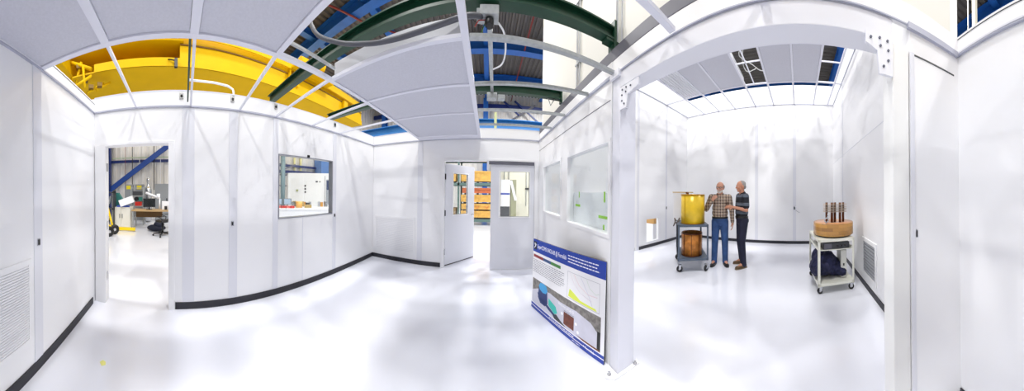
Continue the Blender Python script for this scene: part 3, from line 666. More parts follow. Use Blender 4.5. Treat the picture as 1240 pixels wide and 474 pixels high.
cy = can('yellow_can','tall yellow gold foiled can standing on top of the grey cart',2.13,-3.60,0.942,0.245,0.60,GOLD,mat('gold_dark',(176,128,14),0.3,metal=0.5),40,1.1)
for a,z_,s in ((4.15,0.50,0.02),(4.3,0.47,0.03),(4.25,0.40,0.018),(4.05,0.44,0.016),(5.3,0.33,0.012),(5.35,0.2,0.014)):
    aa=a-0.4
    MB().obox((math.cos(aa)*0.2465,math.sin(aa)*0.2465,z_),0.004,s,s*1.3,aa).build('stain', RUST, cy)
MB().tube([(0.05,-0.1,0.6),(0.08,-0.13,0.635),(0.02,-0.16,0.63)],0.02,8).build('clamp', COPD, cy)
cc = can('copper_can','aged copper can on the bottom shelf of the grey cart',2.16,-3.62,0.277,0.215,0.47,COPPER,COPD,14,0.2)
# paper sheet with gold rod behind the can
ps = thing('paper_drawing','upright white sheet with a gold rod along its top edge, behind the yellow can','sheet',(2.60,-3.82,0.942), facing(-0.5,0.866))
MB().box(-0.16,0.16,-0.002,0.002,0.0,0.64).build('sheet', mat('paper',(240,240,244),0.7), ps)
MB().tube([(-0.18,0,0.645),(0.30,0,0.645)],0.010,8).build('rod', mat('rod_gold',(204,164,70),0.4,metal=0.4), ps)

# cart 2
c2_ = cart('cream_cart','cream metal cart holding the wooden drum and the navy bag',(-0.545,-3.48,0), math.radians(180+6.7), 0.60, 0.80, 0.845, 0.165, CREAMC, 0.046, 0.036, 0.03)
MB().box(-0.26,0.26,-0.36,0.36,0.66,0.672).box(-0.29,-0.26,-0.36,0.36,0.66,0.70).box(0.26,0.29,-0.36,0.36,0.66,0.70).build('tray', CREAMC, c2_)
ra = thing('rack_unit','dark grey electronics unit slung under the top of the cream cart','electronics',(-0.565,-3.40,0.675), math.radians(180+6.7))
MB().box(-0.22,0.22,-0.27,0.27,0.0,0.10).build('case', DGREY, ra, bevel=0.004)
MB().box(-0.20,-0.08,-0.28,-0.271,0.01,0.09).build('panel', TUBE, ra)
for x in (0.02,0.08,0.14): MB().tube([(x,-0.27,0.05),(x,-0.29,0.05)],0.014,10).build('knob', BLK, ra)
# wooden drum
WOOD = mat('honey_wood',(172,112,44),0.3,coat=0.5)
nt = WOOD.node_tree; tcn = nt.nodes.new('ShaderNodeTexCoord'); mpn = nt.nodes.new('ShaderNodeMapping'); brk = nt.nodes.new('ShaderNodeTexBrick')
comb = nt.nodes.new('ShaderNodeCombineXYZ'); sepn = nt.nodes.new('ShaderNodeSeparateXYZ'); at2 = nt.nodes.new('ShaderNodeMath'); at2.operation='ARCTAN2'
nt.links.new(tcn.outputs['Object'], sepn.inputs[0]); nt.links.new(sepn.outputs[1], at2.inputs[0]); nt.links.new(sepn.outputs[0], at2.inputs[1])
nt.links.new(at2.outputs[0], comb.inputs[0]); nt.links.new(sepn.outputs[2], comb.inputs[1])
nt.links.new(comb.outputs[0], brk.inputs['Vector'])
brk.inputs['Scale'].default_value = 1.0; brk.inputs['Brick Width'].default_value = 0.55; brk.inputs['Row Height'].default_value = 0.053; brk.inputs['Mortar Size'].default_value = 0.0008
brk.inputs['Color1'].default_value = (0.52,0.26,0.055,1); brk.inputs['Color2'].default_value = (0.24,0.10,0.022,1); brk.inputs['Mortar'].default_value = (0.12,0.05,0.02,1); brk.inputs['Bias'].default_value = -0.15
nt.links.new(brk.outputs['Color'], nt.nodes['Principled BSDF'].inputs['Base Color'])
WTOP = mat('honey_wood_top',(206,146,98),0.3,var=0.12,vscale=7,coat=0.4)
wd = thing('wooden_drum','round honey brown laminated wood drum on top of the cream cart','drum',(-0.60,-3.44,0.847))
MB().lathe([(0.300,0.0),(0.300,0.022),(0.02,0.022),(0.02,0.0)],64,None,True).build('black_pad', BLK, wd)
MB().lathe([(0.338,0.022),(0.346,0.03),(0.346,0.218),(0.340,0.226),(0.334,0.226),(0.334,0.022)],72,None,True).build('drum_body', WOOD, wd)
MB().lathe([(0.3335,0.20),(0.3335,0.2255),(0.001,0.2255),(0.001,0.20)],64).build('drum_top', WTOP, wd)
FIN = mat('fin_pale',(196,176,156),0.4,metal=0.2)
random.seed(5)
fs0 = thing('finned_copper_post','finned copper post at the drum edge with the steel shackle','post',(0,0,0),0,'finned posts on the wooden drum')
MB().tube([(0,0,0),(0,0,0.335)],0.021,14).build('rod', COPD, fs0)
for k in range(6):
    zz=0.175+k*0.026
    M=Matrix.Translation((0,0,zz)); MB().lathe([(0.0225,0),(0.064,0),(0.064,0.006),(0.0225,0.006)],20,M,True).build('fin', FIN, fs0)
plc = [(-0.475,-3.375,''),(-0.555,-3.34,'second finned copper post from the shackle'),(-0.612,-3.33,'middle one of the five finned copper posts'),(-0.695,-3.345,'fourth finned copper post from the shackle'),(-0.765,-3.375,'finned copper post at the end away from the shackle')]
for i,(x,y,l) in enumerate(plc):
    y += (-0.02,0.02,-0.03,0.02,-0.02)[i]
    o = fs0 if i==0 else copy_tree(fs0)
    o.location=(x,y,0.847+0.226); o.rotation_euler=(0,0,random.random())
    if l: o['label']=l
shk = MB().tube(bez([(-0.44,-3.19,1.079),(-0.475,-3.185,1.13),(-0.45,-3.185,1.165),(-0.415,-3.185,1.13),(-0.44,-3.19,1.079)]),0.010,8).tube([(-0.455,-3.185,1.16),(-0.475,-3.22,1.22),(-0.475,-3.30,1.26)],0.007,8).build('steel_shackle', CHROME); tag(shk,'bright steel shackle at the front rim of the wooden drum','shackle')
# navy bag
NAVY = mat('navy_cloth',(22,26,62),0.75,var=0.3,vscale=14,bump=0.9,bscale=22)
bg = MB(); random.seed(21)
bg.ell((0.06,-0.02,0.20),(0.23,0.30,0.20)); bg.ell((-0.10,-0.05,0.13),(0.20,0.28,0.14)); bg.ell((0.15,-0.05,0.28),(0.13,0.22,0.16)); bg.ell((0.02,0.05,0.33),(0.12,0.2,0.10)); bg.ell((-0.19,0.05,0.09),(0.12,0.22,0.10)); bg.ell((0.20,0.02,0.16),(0.12,0.24,0.15))
bag = bg.build('navy_bag', NAVY); bag.location=(-0.50,-3.42,0.167); bag.rotation_euler=(0,0,math.radians(6.7)); bag.scale=(1,1,1)
tag(bag,'crumpled navy cloth bundle on the bottom shelf of the cream cart','bag')
rm = bag.modifiers.new('m','REMESH'); rm.mode='VOXEL'; rm.voxel_size=0.012
tx = bpy.data.textures.new('folds','CLOUDS'); tx.noise_scale=0.09; tx.noise_depth=2
dm = bag.modifiers.new('d','DISPLACE'); dm.texture=tx; dm.strength=0.07; dm.mid_level=0.6; dm.texture_coords='LOCAL'
sm_ = bag.modifiers.new('s','SMOOTH'); sm_.factor=0.6; sm_.iterations=3
bx_ = thing('white_case','white box with a dark latch tilted beside the navy bundle','case',(-0.755,-3.50,0.20), math.radians(180+6.7-10))
cb_ = MB(); cb_.box(-0.05,0.05,-0.26,0.26,-0.03,0.42).build('shell', mat('case_grey',(206,206,200),0.5), bx_, bevel=0.01)
MB().box(-0.012,0.012,-0.266,-0.26,0.16,0.20).build('latch', BLK, bx_)
MB().box(0.05,0.056,-0.05,0.0,0.17,0.23).build('latch', BLK, bx_)

# ------------------------------------------------------------------ people
def skinlike(name, mb, m, parent, vox=0.007, sm=4, fac=0.5):
    o = mb.build(name, m, parent, smooth=True)
    r = o.modifiers.new('remesh','REMESH'); r.mode='VOXEL'; r.voxel_size=vox; r.use_smooth_shade=True
    s = o.modifiers.new('smooth','SMOOTH'); s.factor=fac; s.iterations=sm
    return o
def add_hand(mb, wrist, d, up, thumb_side, curl=0.4, s=1.0):
    """palm and five fingers; d = direction of fingers, up = back-of-hand normal, thumb_side=+1/-1"""
    w=Vector(wrist); d=Vector(d).normalized(); up=Vector(up); up=(up-d*up.dot(d)).normalized(); sd=d.cross(up)*thumb_side
    def P(a,b,c): return w+(d*a+sd*b+up*c)*s
    mb.cap(P(0.0,0,0),0.026*s,P(0.03,0,0),0.028*s)
    for b in (-0.026,-0.009,0.009,0.026): mb.cap(P(0.02,b*0.7,0),0.014*s,P(0.088,b,0),0.0115*s)
    lens = {-0.027:0.062,-0.009:0.076,0.009:0.082,0.027:0.072}
    for b,L in lens.items():
        p=P(0.088,b,0); dirv=d.copy(); a=curl*0.55
        for seg,rr in ((0.45,0.0095),(0.32,0.0088),(0.23,0.008)):
            dirv = (d*math.cos(a)-up*math.sin(a)); q=p+dirv*L*seg*s; mb.cap(p,rr*s,q,rr*0.93*s,10); p=q; a+=curl
    p=P(0.025,0.024,-0.004); q=P(0.058,0.048,-0.012-0.01*curl); r2=P(0.088,0.052,-0.018-0.03*curl)
    mb.cap(p,0.0135*s,q,0.0115*s,10); mb.cap(q,0.011*s,r2,0.009*s,10)
SKIN = mat('skin',(206,150,124),0.5,var=0.06,vscale=18)
SKIN2 = mat('skin_tan',(196,136,108),0.5,var=0.06,vscale=18)
def head_geo(mb, c, R):
    """c head centre, R rotation matrix (3x3); face towards local -Y"""
    def P(x,y,z): return Vector(c)+R@Vector((x,y,z))
    mb.ell(P(0,0.008,0.030),(0.077,0.097,0.090),R,24,18)
    mb.ell(P(0,-0.022,-0.030),(0.062,0.072,0.082),R,24,18)
    mb.ell(P(0,-0.050,-0.082),(0.040,0.040,0.030),R)          # chin
    mb.ell(P(0,-0.080,0.028),(0.052,0.020,0.014),R)           # brow
    mb.cap(P(0,-0.090,0.012),0.009,P(0,-0.112,-0.022),0.014)  # nose
    mb.ell(P(0.036,-0.068,-0.022),(0.022,0.022,0.022),R); mb.ell(P(-0.036,-0.068,-0.022),(0.022,0.022,0.022),R)
    mb.ell(P(0,-0.090,-0.052),(0.024,0.010,0.007),R)          # lips
    for s in (-1,1):
        mb.ell(P(s*0.080,0.012,-0.004),(0.010,0.020,0.034),R,12,10)
        mb.ell(P(s*0.072,0.020,-0.02),(0.012,0.02,0.03),R,12,10)
def person(name, label, loc, rz, J, shirt, trousers, shoe, skin, sleeves, head_rot, H=1.0):
    r = thing(name, label, 'person', loc, rz); r.scale=(H,H,H)
    b = MB()
    # torso core
    b.ell((0,0,1.00),(0.150,0.105,0.12)); b.ell((0,0,1.15),(0.140,0.105,0.15)); b.ell((0,0.005,1.34),(0.150,0.100,0.16))
    b.cap((-0.13,0.01,1.44),0.055,(0.13,0.01,1.44),0.055)
    hc = Vector(J['head']); b.cap((0,0.02,1.42),0.062,hc+Vector((0,0.012,-0.06)),0.055)
    R = Matrix.Rotation(math.radians(head_rot[0]),3,'Z') @ Matrix.Rotation(math.radians(head_rot[1]),3,'X')
    head_geo(b, hc, R)
    for s,k in ((1,'L'),(-1,'R')):
        sh,el,wr = J['sh'+k],J['el'+k],J['wr'+k]
        b.cap(sh,0.050,el,0.040); b.cap(el,0.040,wr,0.026)
        hd=J['hd'+k]; add_hand(b, wr, hd[0], hd[1], hd[2], hd[3])
        hp,kn,an = J['hp'+k],J['kn'+k],J['an'+k]
        b.cap(hp,0.078,kn,0.052); b.cap(kn,0.052,an,0.036); b.cap(an,0.036,Vector(an)+Vector(J['ft'+k])*0.13+Vector((0,0,-0.05)),0.025)
    body = skinlike('body', b, skin, r, 0.0055, 2, 0.4)
    # eyes
    for s in (-1,1):
        p = hc+R@Vector((s*0.031,-0.088,0.008)); e=MB().ell(p,(0.010,0.008,0.008),R,12,8).build('eye', mat('eye_white',(220,215,210),0.3), r)
        q = hc+R@Vector((s*0.031,-0.0965,0.008)); MB().ell(q,(0.005,0.003,0.005),R,10,6).build('iris', mat('eye_dark',(50,50,60),0.3), e)
    MB().ell(hc+R@Vector((0,-0.0985,-0.053)),(0.019,0.004,0.004),R,12,8).build('mouth', mat('lips',(160,92,82),0.5), r)
    # trousers
    t = MB(); t.ell((0,0,0.99),(0.172,0.128,0.10)); t.ell((0,0.02,0.93),(0.165,0.128,0.10))
    for k in 'LR':
        hp,kn,an = J['hp'+k],J['kn'+k],Vector(J['an'+k])
        t.cap(hp,0.098,kn,0.073); t.cap(kn,0.073,an+Vector((0,0,-0.0)),0.062); t.cap(an+Vector((0,0,0.02)),0.062,an+Vector((0,0,-0.02)),0.064)
    skinlike('trousers', t, trousers, r, 0.009, 3)
    # shirt
    s_ = MB(); s_.ell((0,0,1.10),(0.172,0.132,0.13)); s_.ell((0,-0.005,1.20),(0.168,0.130,0.15)); s_.ell((0,0.005,1.34),(0.172,0.122,0.145))
    s_.cap((-0.135,0.012,1.435),0.062,(0.135,0.012,1.435),0.062); s_.cap((0,0.018,1.43),0.075,(0,0.016,1.50),0.060)
    s_.ell((0,0,1.015),(0.168,0.126,0.05))
    for k in 'LR':
        sh,el,wr = Vector(J['sh'+k]),Vector(J['el'+k]),Vector(J['wr'+k])
        if sleeves=='long': s_.cap(sh,0.068,el,0.055); s_.cap(el,0.055,wr+(el-wr)*0.08,0.040)
        else: s_.cap(sh,0.070,sh+(el-sh)*0.72,0.066)
    so = skinlike('shirt', s_, shirt, r, 0.008, 3)
    # collar
    col = MB(); 
    for s in (-1,1): col.tube(bez([(0,0.078,1.505),(s*0.058,0.045,1.512),(s*0.064,-0.01,1.497),(s*0.030,-0.060,1.462)]),0.012,8)
    col.build('collar', shirt, r)
    # belt, shoes
    MB().lathe([(0.168,-0.018),(0.172,-0.01),(0.172,0.012),(0.168,0.018)],28,Matrix.Translation((0,0,1.005))@Matrix.Diagonal((1.0,0.76,1,1))).build('belt', BLK, r)
    for k in 'LR':
        an=Vector(J['an'+k]); f=Vector(J['ft'+k]).normalized()
        base=Vector((an.x,an.y,0)); 
        Ms = Matrix.Translation(base)@Matrix.Rotation(math.atan2(f.x,-f.y),4,'Z')
        sh = MB()
        for (c,rad) in (((0,0.025,0.045),(0.040,0.055,0.045)),((0,-0.06,0.040),(0.046,0.10,0.036)),((0,-0.135,0.034),(0.046,0.060,0.030)),((0,0.0,0.075),(0.042,0.050,0.040))):
            sh.ell(Ms@Vector(c),rad,Ms.to_3x3())
        sho = skinlike('shoe', sh, shoe, r, 0.008, 2)
        MB().prism([(0.035,0.075),(-0.035,0.075),(-0.044,0.0),(-0.048,-0.12),(-0.030,-0.188),(0.0,-0.200),(0.030,-0.188),(0.048,-0.12),(0.044,0.0)],0.0,0.018,Ms).build('sole', BLK if shoe!=BSHOE else mat('sole_tan',(120,104,84),0.7), sho)
    return r, hc, R
BSHOE = mat('brown_shoe',(92,72,48),0.55,var=0.2,vscale=20); KSHOE = mat('black_shoe',(24,24,30),0.4)
JEANS = mat('blue_denim',(54,84,134),0.8,var=0.25,vscale=9,bump=0.3,bscale=18)
NAVT = mat('navy_trousers',(30,32,54),0.8,var=0.2,vscale=9,bump=0.3,bscale=15)
def stripes_mat(name, base, specs):
    m = mat(name, base, 0.8, bump=0.2, bscale=25); nt=m.node_tree; tc=nt.nodes.new('ShaderNodeTexCoord'); sp=nt.nodes.new('ShaderNodeSeparateXYZ'); nt.links.new(tc.outputs['Object'],sp.inputs[0])
    cur=None; b=nt.nodes['Principled BSDF']; prev=b.inputs['Base Color'].default_value[:]
    for ax,per,off,wid,col,fac in specs:
        a=nt.nodes.new('ShaderNodeMath'); a.operation='ADD'; nt.links.new(sp.outputs[ax],a.inputs[0]); a.inputs[1].default_value=off+50*per
        f=nt.nodes.new('ShaderNodeMath'); f.operation='MODULO'; nt.links.new(a.outputs[0],f.inputs[0]); f.inputs[1].default_value=per
        l=nt.nodes.new('ShaderNodeMath'); l.operation='LESS_THAN'; nt.links.new(f.outputs[0],l.inputs[0]); l.inputs[1].default_value=wid
        mu=nt.nodes.new('ShaderNodeMath'); mu.operation='MULTIPLY'; nt.links.new(l.outputs[0],mu.inputs[0]); mu.inputs[1].default_value=fac
        mx=nt.nodes.new('ShaderNodeMixRGB'); nt.links.new(mu.outputs[0],mx.inputs[0])
        if cur: nt.links.new(cur,mx.inputs[1])
        else: mx.inputs[1].default_value=prev
        mx.inputs[2].default_value=(*[(c/255)**2.2 for c in col],1); cur=mx.outputs[0]
    nt.links.new(cur,b.inputs['Base Color']); return m
PLAID = stripes_mat('plaid_cloth',(166,146,126),[(0,0.058,0.0,0.017,(74,54,54),0.75),(2,0.062,0.0,0.017,(66,50,52),0.7),(0,0.058,0.034,0.006,(215,205,195),0.5),(2,0.062,0.036,0.006,(215,205,195),0.5)])
POLO = stripes_mat('striped_polo',(30,32,40),[(2,0.17,-0.055,0.055,(84,92,104),1.0),(2,0.17,-0.105,0.010,(110,116,126),0.8)])
D = (0,0,-1)
J1 = dict(head=(0,-0.005,1.635),
  shL=(0.185,0.01,1.43),elL=(0.250,0.03,1.15),wrL=(0.262,-0.03,0.90),hdL=((0.0,-0.10,-1),(1,0,0),-1,0.35),
  shR=(-0.185,0.01,1.43),elR=(-0.285,-0.05,1.18),wrR=(-0.165,-0.175,1.365),hdR=((0.62,-0.05,0.75),(-0.3,-0.9,0.2),-1,0.75),
  hpL=(0.085,0.01,0.92),knL=(0.105,-0.015,0.50),anL=(0.115,0.03,0.09),ftL=(0.25,-1,0),
  hpR=(-0.085,0.01,0.92),knR=(-0.105,-0.01,0.50),anR=(-0.120,0.04,0.09),ftR=(-0.3,-1,0))
m1,hc1,R1 = person('person','man in a plaid shirt and blue jeans raising a hand to his chin',(1.685,-4.02,0),math.radians(203),J1,PLAID,JEANS,KSHOE,SKIN,'long',(-14,6),1.035)
HAIRG = mat('hair_grey',(150,146,142),0.9,var=0.3,vscale=60); BEARD = mat('beard_white',(206,200,194),0.9,var=0.2,vscale=60)
def hpart(name, items, m, r, hc, R, vox=0.006):
    mb = MB()
    for (c,rad) in items: mb.ell(hc+R@Vector(c),rad,R,18,12)
    return skinlike(name, mb, m, r, vox, 2)
hpart('hair',[((s*0.072,0.032,0.012),(0.020,0.050,0.046)) for s in (-1,1)]+[((0,0.088,0.0),(0.066,0.026,0.052))],HAIRG,m1,hc1,R1)
hpart('beard',[((0,-0.066,-0.088),(0.042,0.034,0.030)),((0.036,-0.045,-0.070),(0.024,0.035,0.030)),((-0.036,-0.045,-0.070),(0.024,0.035,0.030)),((0.016,-0.094,-0.042),(0.020,0.010,0.008)),((-0.016,-0.094,-0.042),(0.020,0.010,0.008))],BEARD,m1,hc1,R1)
gl = MB()
for s in (-1,1):
    ring=[hc1+R1@Vector((s*0.031+0.021*math.cos(t),-0.108,0.008+0.016*math.sin(t))) for t in [2*PI*k/16 for k in range(17)]]
    gl.tube(ring,0.0022,6)
    gl.tube([hc1+R1@Vector((s*0.052,-0.106,0.012)),hc1+R1@Vector((s*0.084,-0.02,0.010)),hc1+R1@Vector((s*0.086,0.02,0.004))],0.002,6)
gl.tube([hc1+R1@Vector((-0.010,-0.110,0.010)),hc1+R1@Vector((0.010,-0.110,0.010))],0.002,6)
gl.build('glasses', mat('glasses_dark',(50,40,36),0.3,metal=0.4), m1)
J2 = dict(head=(0,-0.02,1.635),
  shL=(0.185,0.01,1.43),elL=(0.225,0.01,1.16),wrL=(0.085,-0.215,1.215),hdL=((-0.30,-1.0,0.15),(0.7,0,0.7),-1,0.7),
  shR=(-0.185,0.01,1.43),elR=(-0.225,0.00,1.16),wrR=(-0.080,-0.225,1.20),hdR=((0.30,-1.0,0.25),(-0.7,0,0.7),1,0.7),
  hpL=(0.085,0.01,0.92),knL=(0.115,-0.04,0.50),anL=(0.150,-0.02,0.09),ftL=(0.25,-1,0),
  hpR=(-0.085,0.01,0.92),knR=(-0.100,0.0,0.50),anR=(-0.110,0.05,0.09),ftR=(-0.12,-1,0))
m2,hc2,R2 = person('person','man in a dark striped polo shirt facing the other man with hands held in front',(1.235,-4.17,0),math.radians(128),J2,POLO,NAVT,BSHOE,SKIN2,'short',(4,4),1.05)
hpart('hair',[((0,0.026,0.050),(0.078,0.088,0.074)),((0,0.075,0.0),(0.066,0.036,0.060)),((0.062,0.030,0.020),(0.022,0.050,0.045)),((-0.062,0.030,0.020),(0.022,0.050,0.045))],HAIRG,m2,hc2,R2)

# ------------------------------------------------------------------ workshop seen through the doorway
YLB = mat('label_yellow',(226,208,40),0.5); CABG = mat('cabinet_grey',(134,138,142),0.5); TEAL = mat('teal',(46,110,104),0.5); REDP = mat('red_plastic',(196,44,34),0.45)
TRY = mat('truck_yellow',(240,206,20),0.4)
ht = thing('hand_truck','yellow wheeled equipment frame with black wheels at the left of the doorway','hand truck',(-2.25,6.45,0),0.15)
for (x,y) in ((0.08,-0.38),(0.20,-0.02)):
    M = Matrix.Rotation(PI/2,4,'Y'); M.translation=Vector((x,y,0.17)); M = Matrix.Translation((x,y,0.17))@Matrix.Rotation(0.5,4,'Z')@Matrix.Rotation(PI/2,4,'X')
    w_ = MB().lathe([(0.05,-0.035),(0.15,-0.04),(0.17,-0.02),(0.17,0.02),(0.15,0.04),(0.05,0.035)],28,M).build('wheel', BLK, ht)
    MB().lathe([(0.05,-0.045),(0.05,0.045)],16,M).build('hub', CHROME, w_)
fy = MB(); fy.bar((-0.35,-0.35,0.30),(0.12,-0.2,0.30),0.06,0.10); fy.bar((0.1,-0.35,0.2),(-0.15,-0.2,0.95),0.05,0.05); fy.bar((0.15,0.0,0.2),(-0.05,0.1,0.9),0.05,0.05); fy.bar((-0.4,-0.3,0.55),(0.05,-0.2,0.55),0.05,0.06); fy.box(-0.4,0.0,-0.25,0.1,0.62,0.68)
fy.build('frame', TRY, ht, bevel=0.005)
yb = MB().box(-2.1,-1.45,7.0,7.12,0.04,0.14).build('yellow_floor_bar', TRY); tag(yb,'low yellow bar on the floor in front of the white cabinet','bar')
cbn = thing('white_cabinet','white two door base cabinet behind the yellow floor bar','cabinet',(-2.06,7.75,0))
MB().box(-0.42,0.33,-0.25,0.3,0.05,0.84).build('body', mat('cabinet_white',(222,220,210),0.5), cbn)
for x0,x1,hx in ((-0.40,-0.05,-0.10),(-0.04,0.31,0.0)):
    d_ = MB().box(x0,x1,-0.27,-0.25,0.08,0.80).build('door', mat('cabinet_white',(222,220,210),0.5), cbn); MB().box(hx,hx+0.02,-0.29,-0.27,0.42,0.58).build('handle', DGREY, d_)
tb = MB().prism([(-0.28,0),(0.30,0),(-0.05,0.55),(-0.25,0.55)],-0.1,0.1,Matrix.Translation((-2.25,7.88,0.845))@Matrix.Rotation(PI/2,4,'X')).build('teal_case', TEAL); tag(tb,'dark teal wedge shaped case behind the papers on the white cabinet','case')
wb = MB().obox((-1.88,7.52,1.08),0.55,0.3,0.26,0.1,0,-0.35).build('white_bin', WHITEP); tag(wb,'tilted white bin lying on the white cabinet','bin')
bb = MB().obox((-2.05,7.66,0.868),0.5,0.25,0.05,0.1).build('blue_tray', mat('tray_blue',(60,90,190),0.5)); tag(bb,'blue tray lying under the tilted white bin','tray')
bk = thing('parts_rack','dark crowded parts rack behind the yellow equipment frame','rack',(-2.75,7.3,0))
MB().box(-0.35,0.40,0,0.35,0.0,0.06).box(-0.35,0.40,0,0.35,0.75,0.80).box(-0.35,0.40,0,0.35,1.40,1.44).box(-0.35,-0.31,0,0.35,0.06,1.5).box(0.36,0.40,0,0.35,0.06,1.5).build('frame', DGREY, bk)
random.seed(4)
for k in range(9): MB().obox((-0.22+0.09*k if k<6 else -0.2+0.18*(k-6),0.1,0.95+0.18*random.random() if k<6 else 0.25),0.07,0.12,0.22+0.1*random.random(),0,0,random.uniform(-0.3,0.3)).build('part_bin', (BLK,CHROME,DGREY,WHITEP)[k%4], bk)
for i,(x0,x1,h_,lab) in enumerate(((-2.50,-2.10,1.78,'grey electrical cabinet with a yellow label nearest the blue column'),(-1.98,-1.55,1.78,'grey electrical cabinet with a yellow label behind the instrument rack'),(-0.98,-0.30,1.80,'wide grey cabinet behind the office chair'))):
    g = thing('electrical_cabinet',lab,'cabinet',((x0+x1)/2,9.6,0))
    w=(x1-x0)/2; MB().box(-w,w,0,0.4,0.0,h_).build('body', CABG, g, bevel=0.01)
    if i<2: MB().box(-w*.55,w*.55,-0.012,0,h_-0.24,h_-0.06).build('warning_label', YLB, g)
    MB().box(w*.6,w*.75,-0.02,0,0.9,1.1).build('handle', BLK, g)
tk = MB().lathe([(0.10,0),(0.16,0.05),(0.16,1.5),(0.12,1.62),(0.05,1.68),(0.05,1.85),(0.07,1.87),(0.07,2.0),(0.02,2.08)],24,Matrix.Translation((-1.28,9.3,0.02))).build('gas_cylinder', CHROME); tag(tk,'tall silver tank standing between the grey cabinets','tank')
ir = thing('instrument_rack','open aluminium rack with instruments and a red box beside the desk','rack',(-1.62,8.35,0))
fr_ = MB()
for x in (-0.26,0.26):
    for y in (0.0,0.4): fr_.box(x-0.02,x+0.02,y-0.02,y+0.02,0,1.62)
for z_ in (0.80,1.25,1.58): fr_.box(-0.24,0.24,-0.02,0.42,z_,z_+0.025)
fr_.build('frame', GALV, ir)
MB().box(-0.10,0.16,0,0.3,0.83,1.0).build('red_box', REDP, ir); MB().box(-0.2,0.2,0.02,0.3,1.28,1.45).build('instrument', DGREY, ir); MB().tube([(-0.05,0.0,1.12),(-0.05,0.25,1.12)],0.09,14).build('gauge', BLK, ir); MB().box(0.06,0.2,0.0,0.2,1.04,1.2).build('instrument', TEAL, ir)
for x in (-0.18,0.0,0.18): MB().box(x-0.05,x+0.05,0.0,0.3,0.35,0.6).build('drawer_bin', CHROME, ir)
dk = thing('work_desk','wood topped work desk with the black monitor on it','desk',(-0.72,7.75,0))
MB().box(-0.95,0.95,-0.35,0.35,0.70,0.74).build('top', mat('desk_wood',(176,146,104),0.5), dk)
for x in (-0.90,0.90):
    for y in (-0.30,0.30): MB().box(x-0.025,x+0.025,y-0.025,y+0.025,0,0.70).build('leg', GALV, dk)
MB().box(-0.85,0.2,0.1,0.3,0.42,0.70).build('drawer_unit', mat('brown_unit',(110,84,50),0.6), dk)
mo = thing('monitor','black computer monitor standing on the work desk','monitor',(-1.02,7.72,0.742),0.1)
MB().box(-0.24,0.24,-0.02,0.02,0.10,0.44).build('housing', BLK, mo, bevel=0.006); MB().box(-0.225,0.225,-0.024,-0.02,0.115,0.425).build('screen', mat('screen_dark',(30,34,36),0.15), mo); MB().box(-0.03,0.03,-0.02,0.03,0.015,0.10).box(-0.12,0.12,-0.08,0.08,0.0,0.015).build('stand', BLK, mo)
ar = thing('microscope_arm','white articulated arm reaching over the monitor','arm',(-0.62,7.85,0.742))
MB().tube([(0,0,0),(0,0,0.45)],0.03,12).tube([(0,0,0.45),(-0.55,-0.05,0.66)],0.045,12).build('arm', WHITEP, ar); MB().tube([(-0.05,0,0.62),(-0.05,0,0.42)],0.07,14).build('head', WHITEP, ar); MB().box(0.1,0.35,-0.1,0.1,0.0,0.32).build('base_box', WHITEP, ar)
random.seed(9)
for k in range(7):
    o = MB().obox((-0.38+0.10*(k%4)+0.02*k,7.75+0.06*(k//4),0.742+0.07+0.02*(k%3)),0.08,0.1,0.14+0.04*(k%3),random.random()).build('desk_item', (BLK,WHITEP,CHROME,DGREY)[k%4]); tag(o,'small %s item among the clutter at the right end of the work desk'%('black','white','silver','dark grey')[k%4],'desk item',group='clutter on the work desk, %s'%('black','white','silver','dark grey')[k%4])
def office_chair(label, loc, rz):
    c = thing('office_chair',label,'chair',loc,rz)
    for k in range(5):
        a=2*PI*k/5; x,y=math.cos(a),math.sin(a)
        lg_ = MB().bar((x*0.03,y*0.03,0.11),(x*0.31,y*0.31,0.085),0.05,0.03).build('leg', BLK, c); MB().ell((x*0.31,y*0.31,0.032),(0.032,0.032,0.032),None,12,8).build('caster', BLK, lg_)
    MB().tube([(0,0,0.10),(0,0,0.44)],0.03,12).build('gas_lift', BLK, c)
    MB().ell((0,0,0.49),(0.25,0.25,0.055)).build('seat', BLK, c)
    bk_=MB(); bk_.ell((0,0.27,0.86),(0.22,0.045,0.28)); bk_.bar((0,0.12,0.45),(0,0.28,0.70),0.06,0.03); bk_.build('backrest', BLK, c)
    for s in (-1,1): MB().tube([(s*0.24,0.05,0.47),(s*0.29,0.05,0.60),(s*0.29,-0.12,0.68),(s*0.29,0.14,0.69)],0.018,8).build('armrest', BLK, c)
    return c
office_chair('black office chair at the right edge of the doorway view',(-0.42,6.55,0),math.radians(-100))
jk = MB(); jk.ell((0,0,0.08),(0.35,0.25,0.12)); jk.ell((0.1,0,0.2),(0.2,0.2,0.14)); jk = jk.build('black_bag', mat('dark_cloth',(26,30,48),0.8)); jk.location=(-0.7,7.3,0.035); tag(jk,'dark slumped bag on the floor under the work desk','bag')

# ------------------------------------------------------------------ machines seen through the square window
mc = thing('machine_tool','large white machine enclosure with a dark control strip, outside the window','machine',(7.0,8.2,0), math.radians(-36))
MB().box(-1.5,1.25,0,1.6,0.1,2.45).box(-1.3,1.1,0.1,1.5,0.0,0.1).build('enclosure', mat('machine_white',(232,232,232),0.35), mc, bevel=0.03)
MB().box(0.58,0.76,-0.02,0,0.75,2.1).build('control_strip', mat('strip_grey',(150,156,164),0.4), mc); MB().box(0.60,0.74,-0.03,-0.02,1.55,2.05).build('display', mat('display_blue',(40,60,100),0.3), mc)
for z_ in (1.55,1.72,1.38): MB().box(-0.60,-0.52,-0.03,0,z_,z_+0.08).build('switch', BLK, mc)
MB().box(0.0,0.12,-0.02,0,1.95,2.03).build('small_window', TUBE, mc); MB().box(0.2,0.27,-0.02,0,1.95,2.02).build('small_window', TUBE, mc)
MB().tube([(-1.0,-0.02,1.5),(-1.0,-0.05,1.5)],0.06,14).build('dial', mat('dial_green',(170,176,120),0.4), mc)
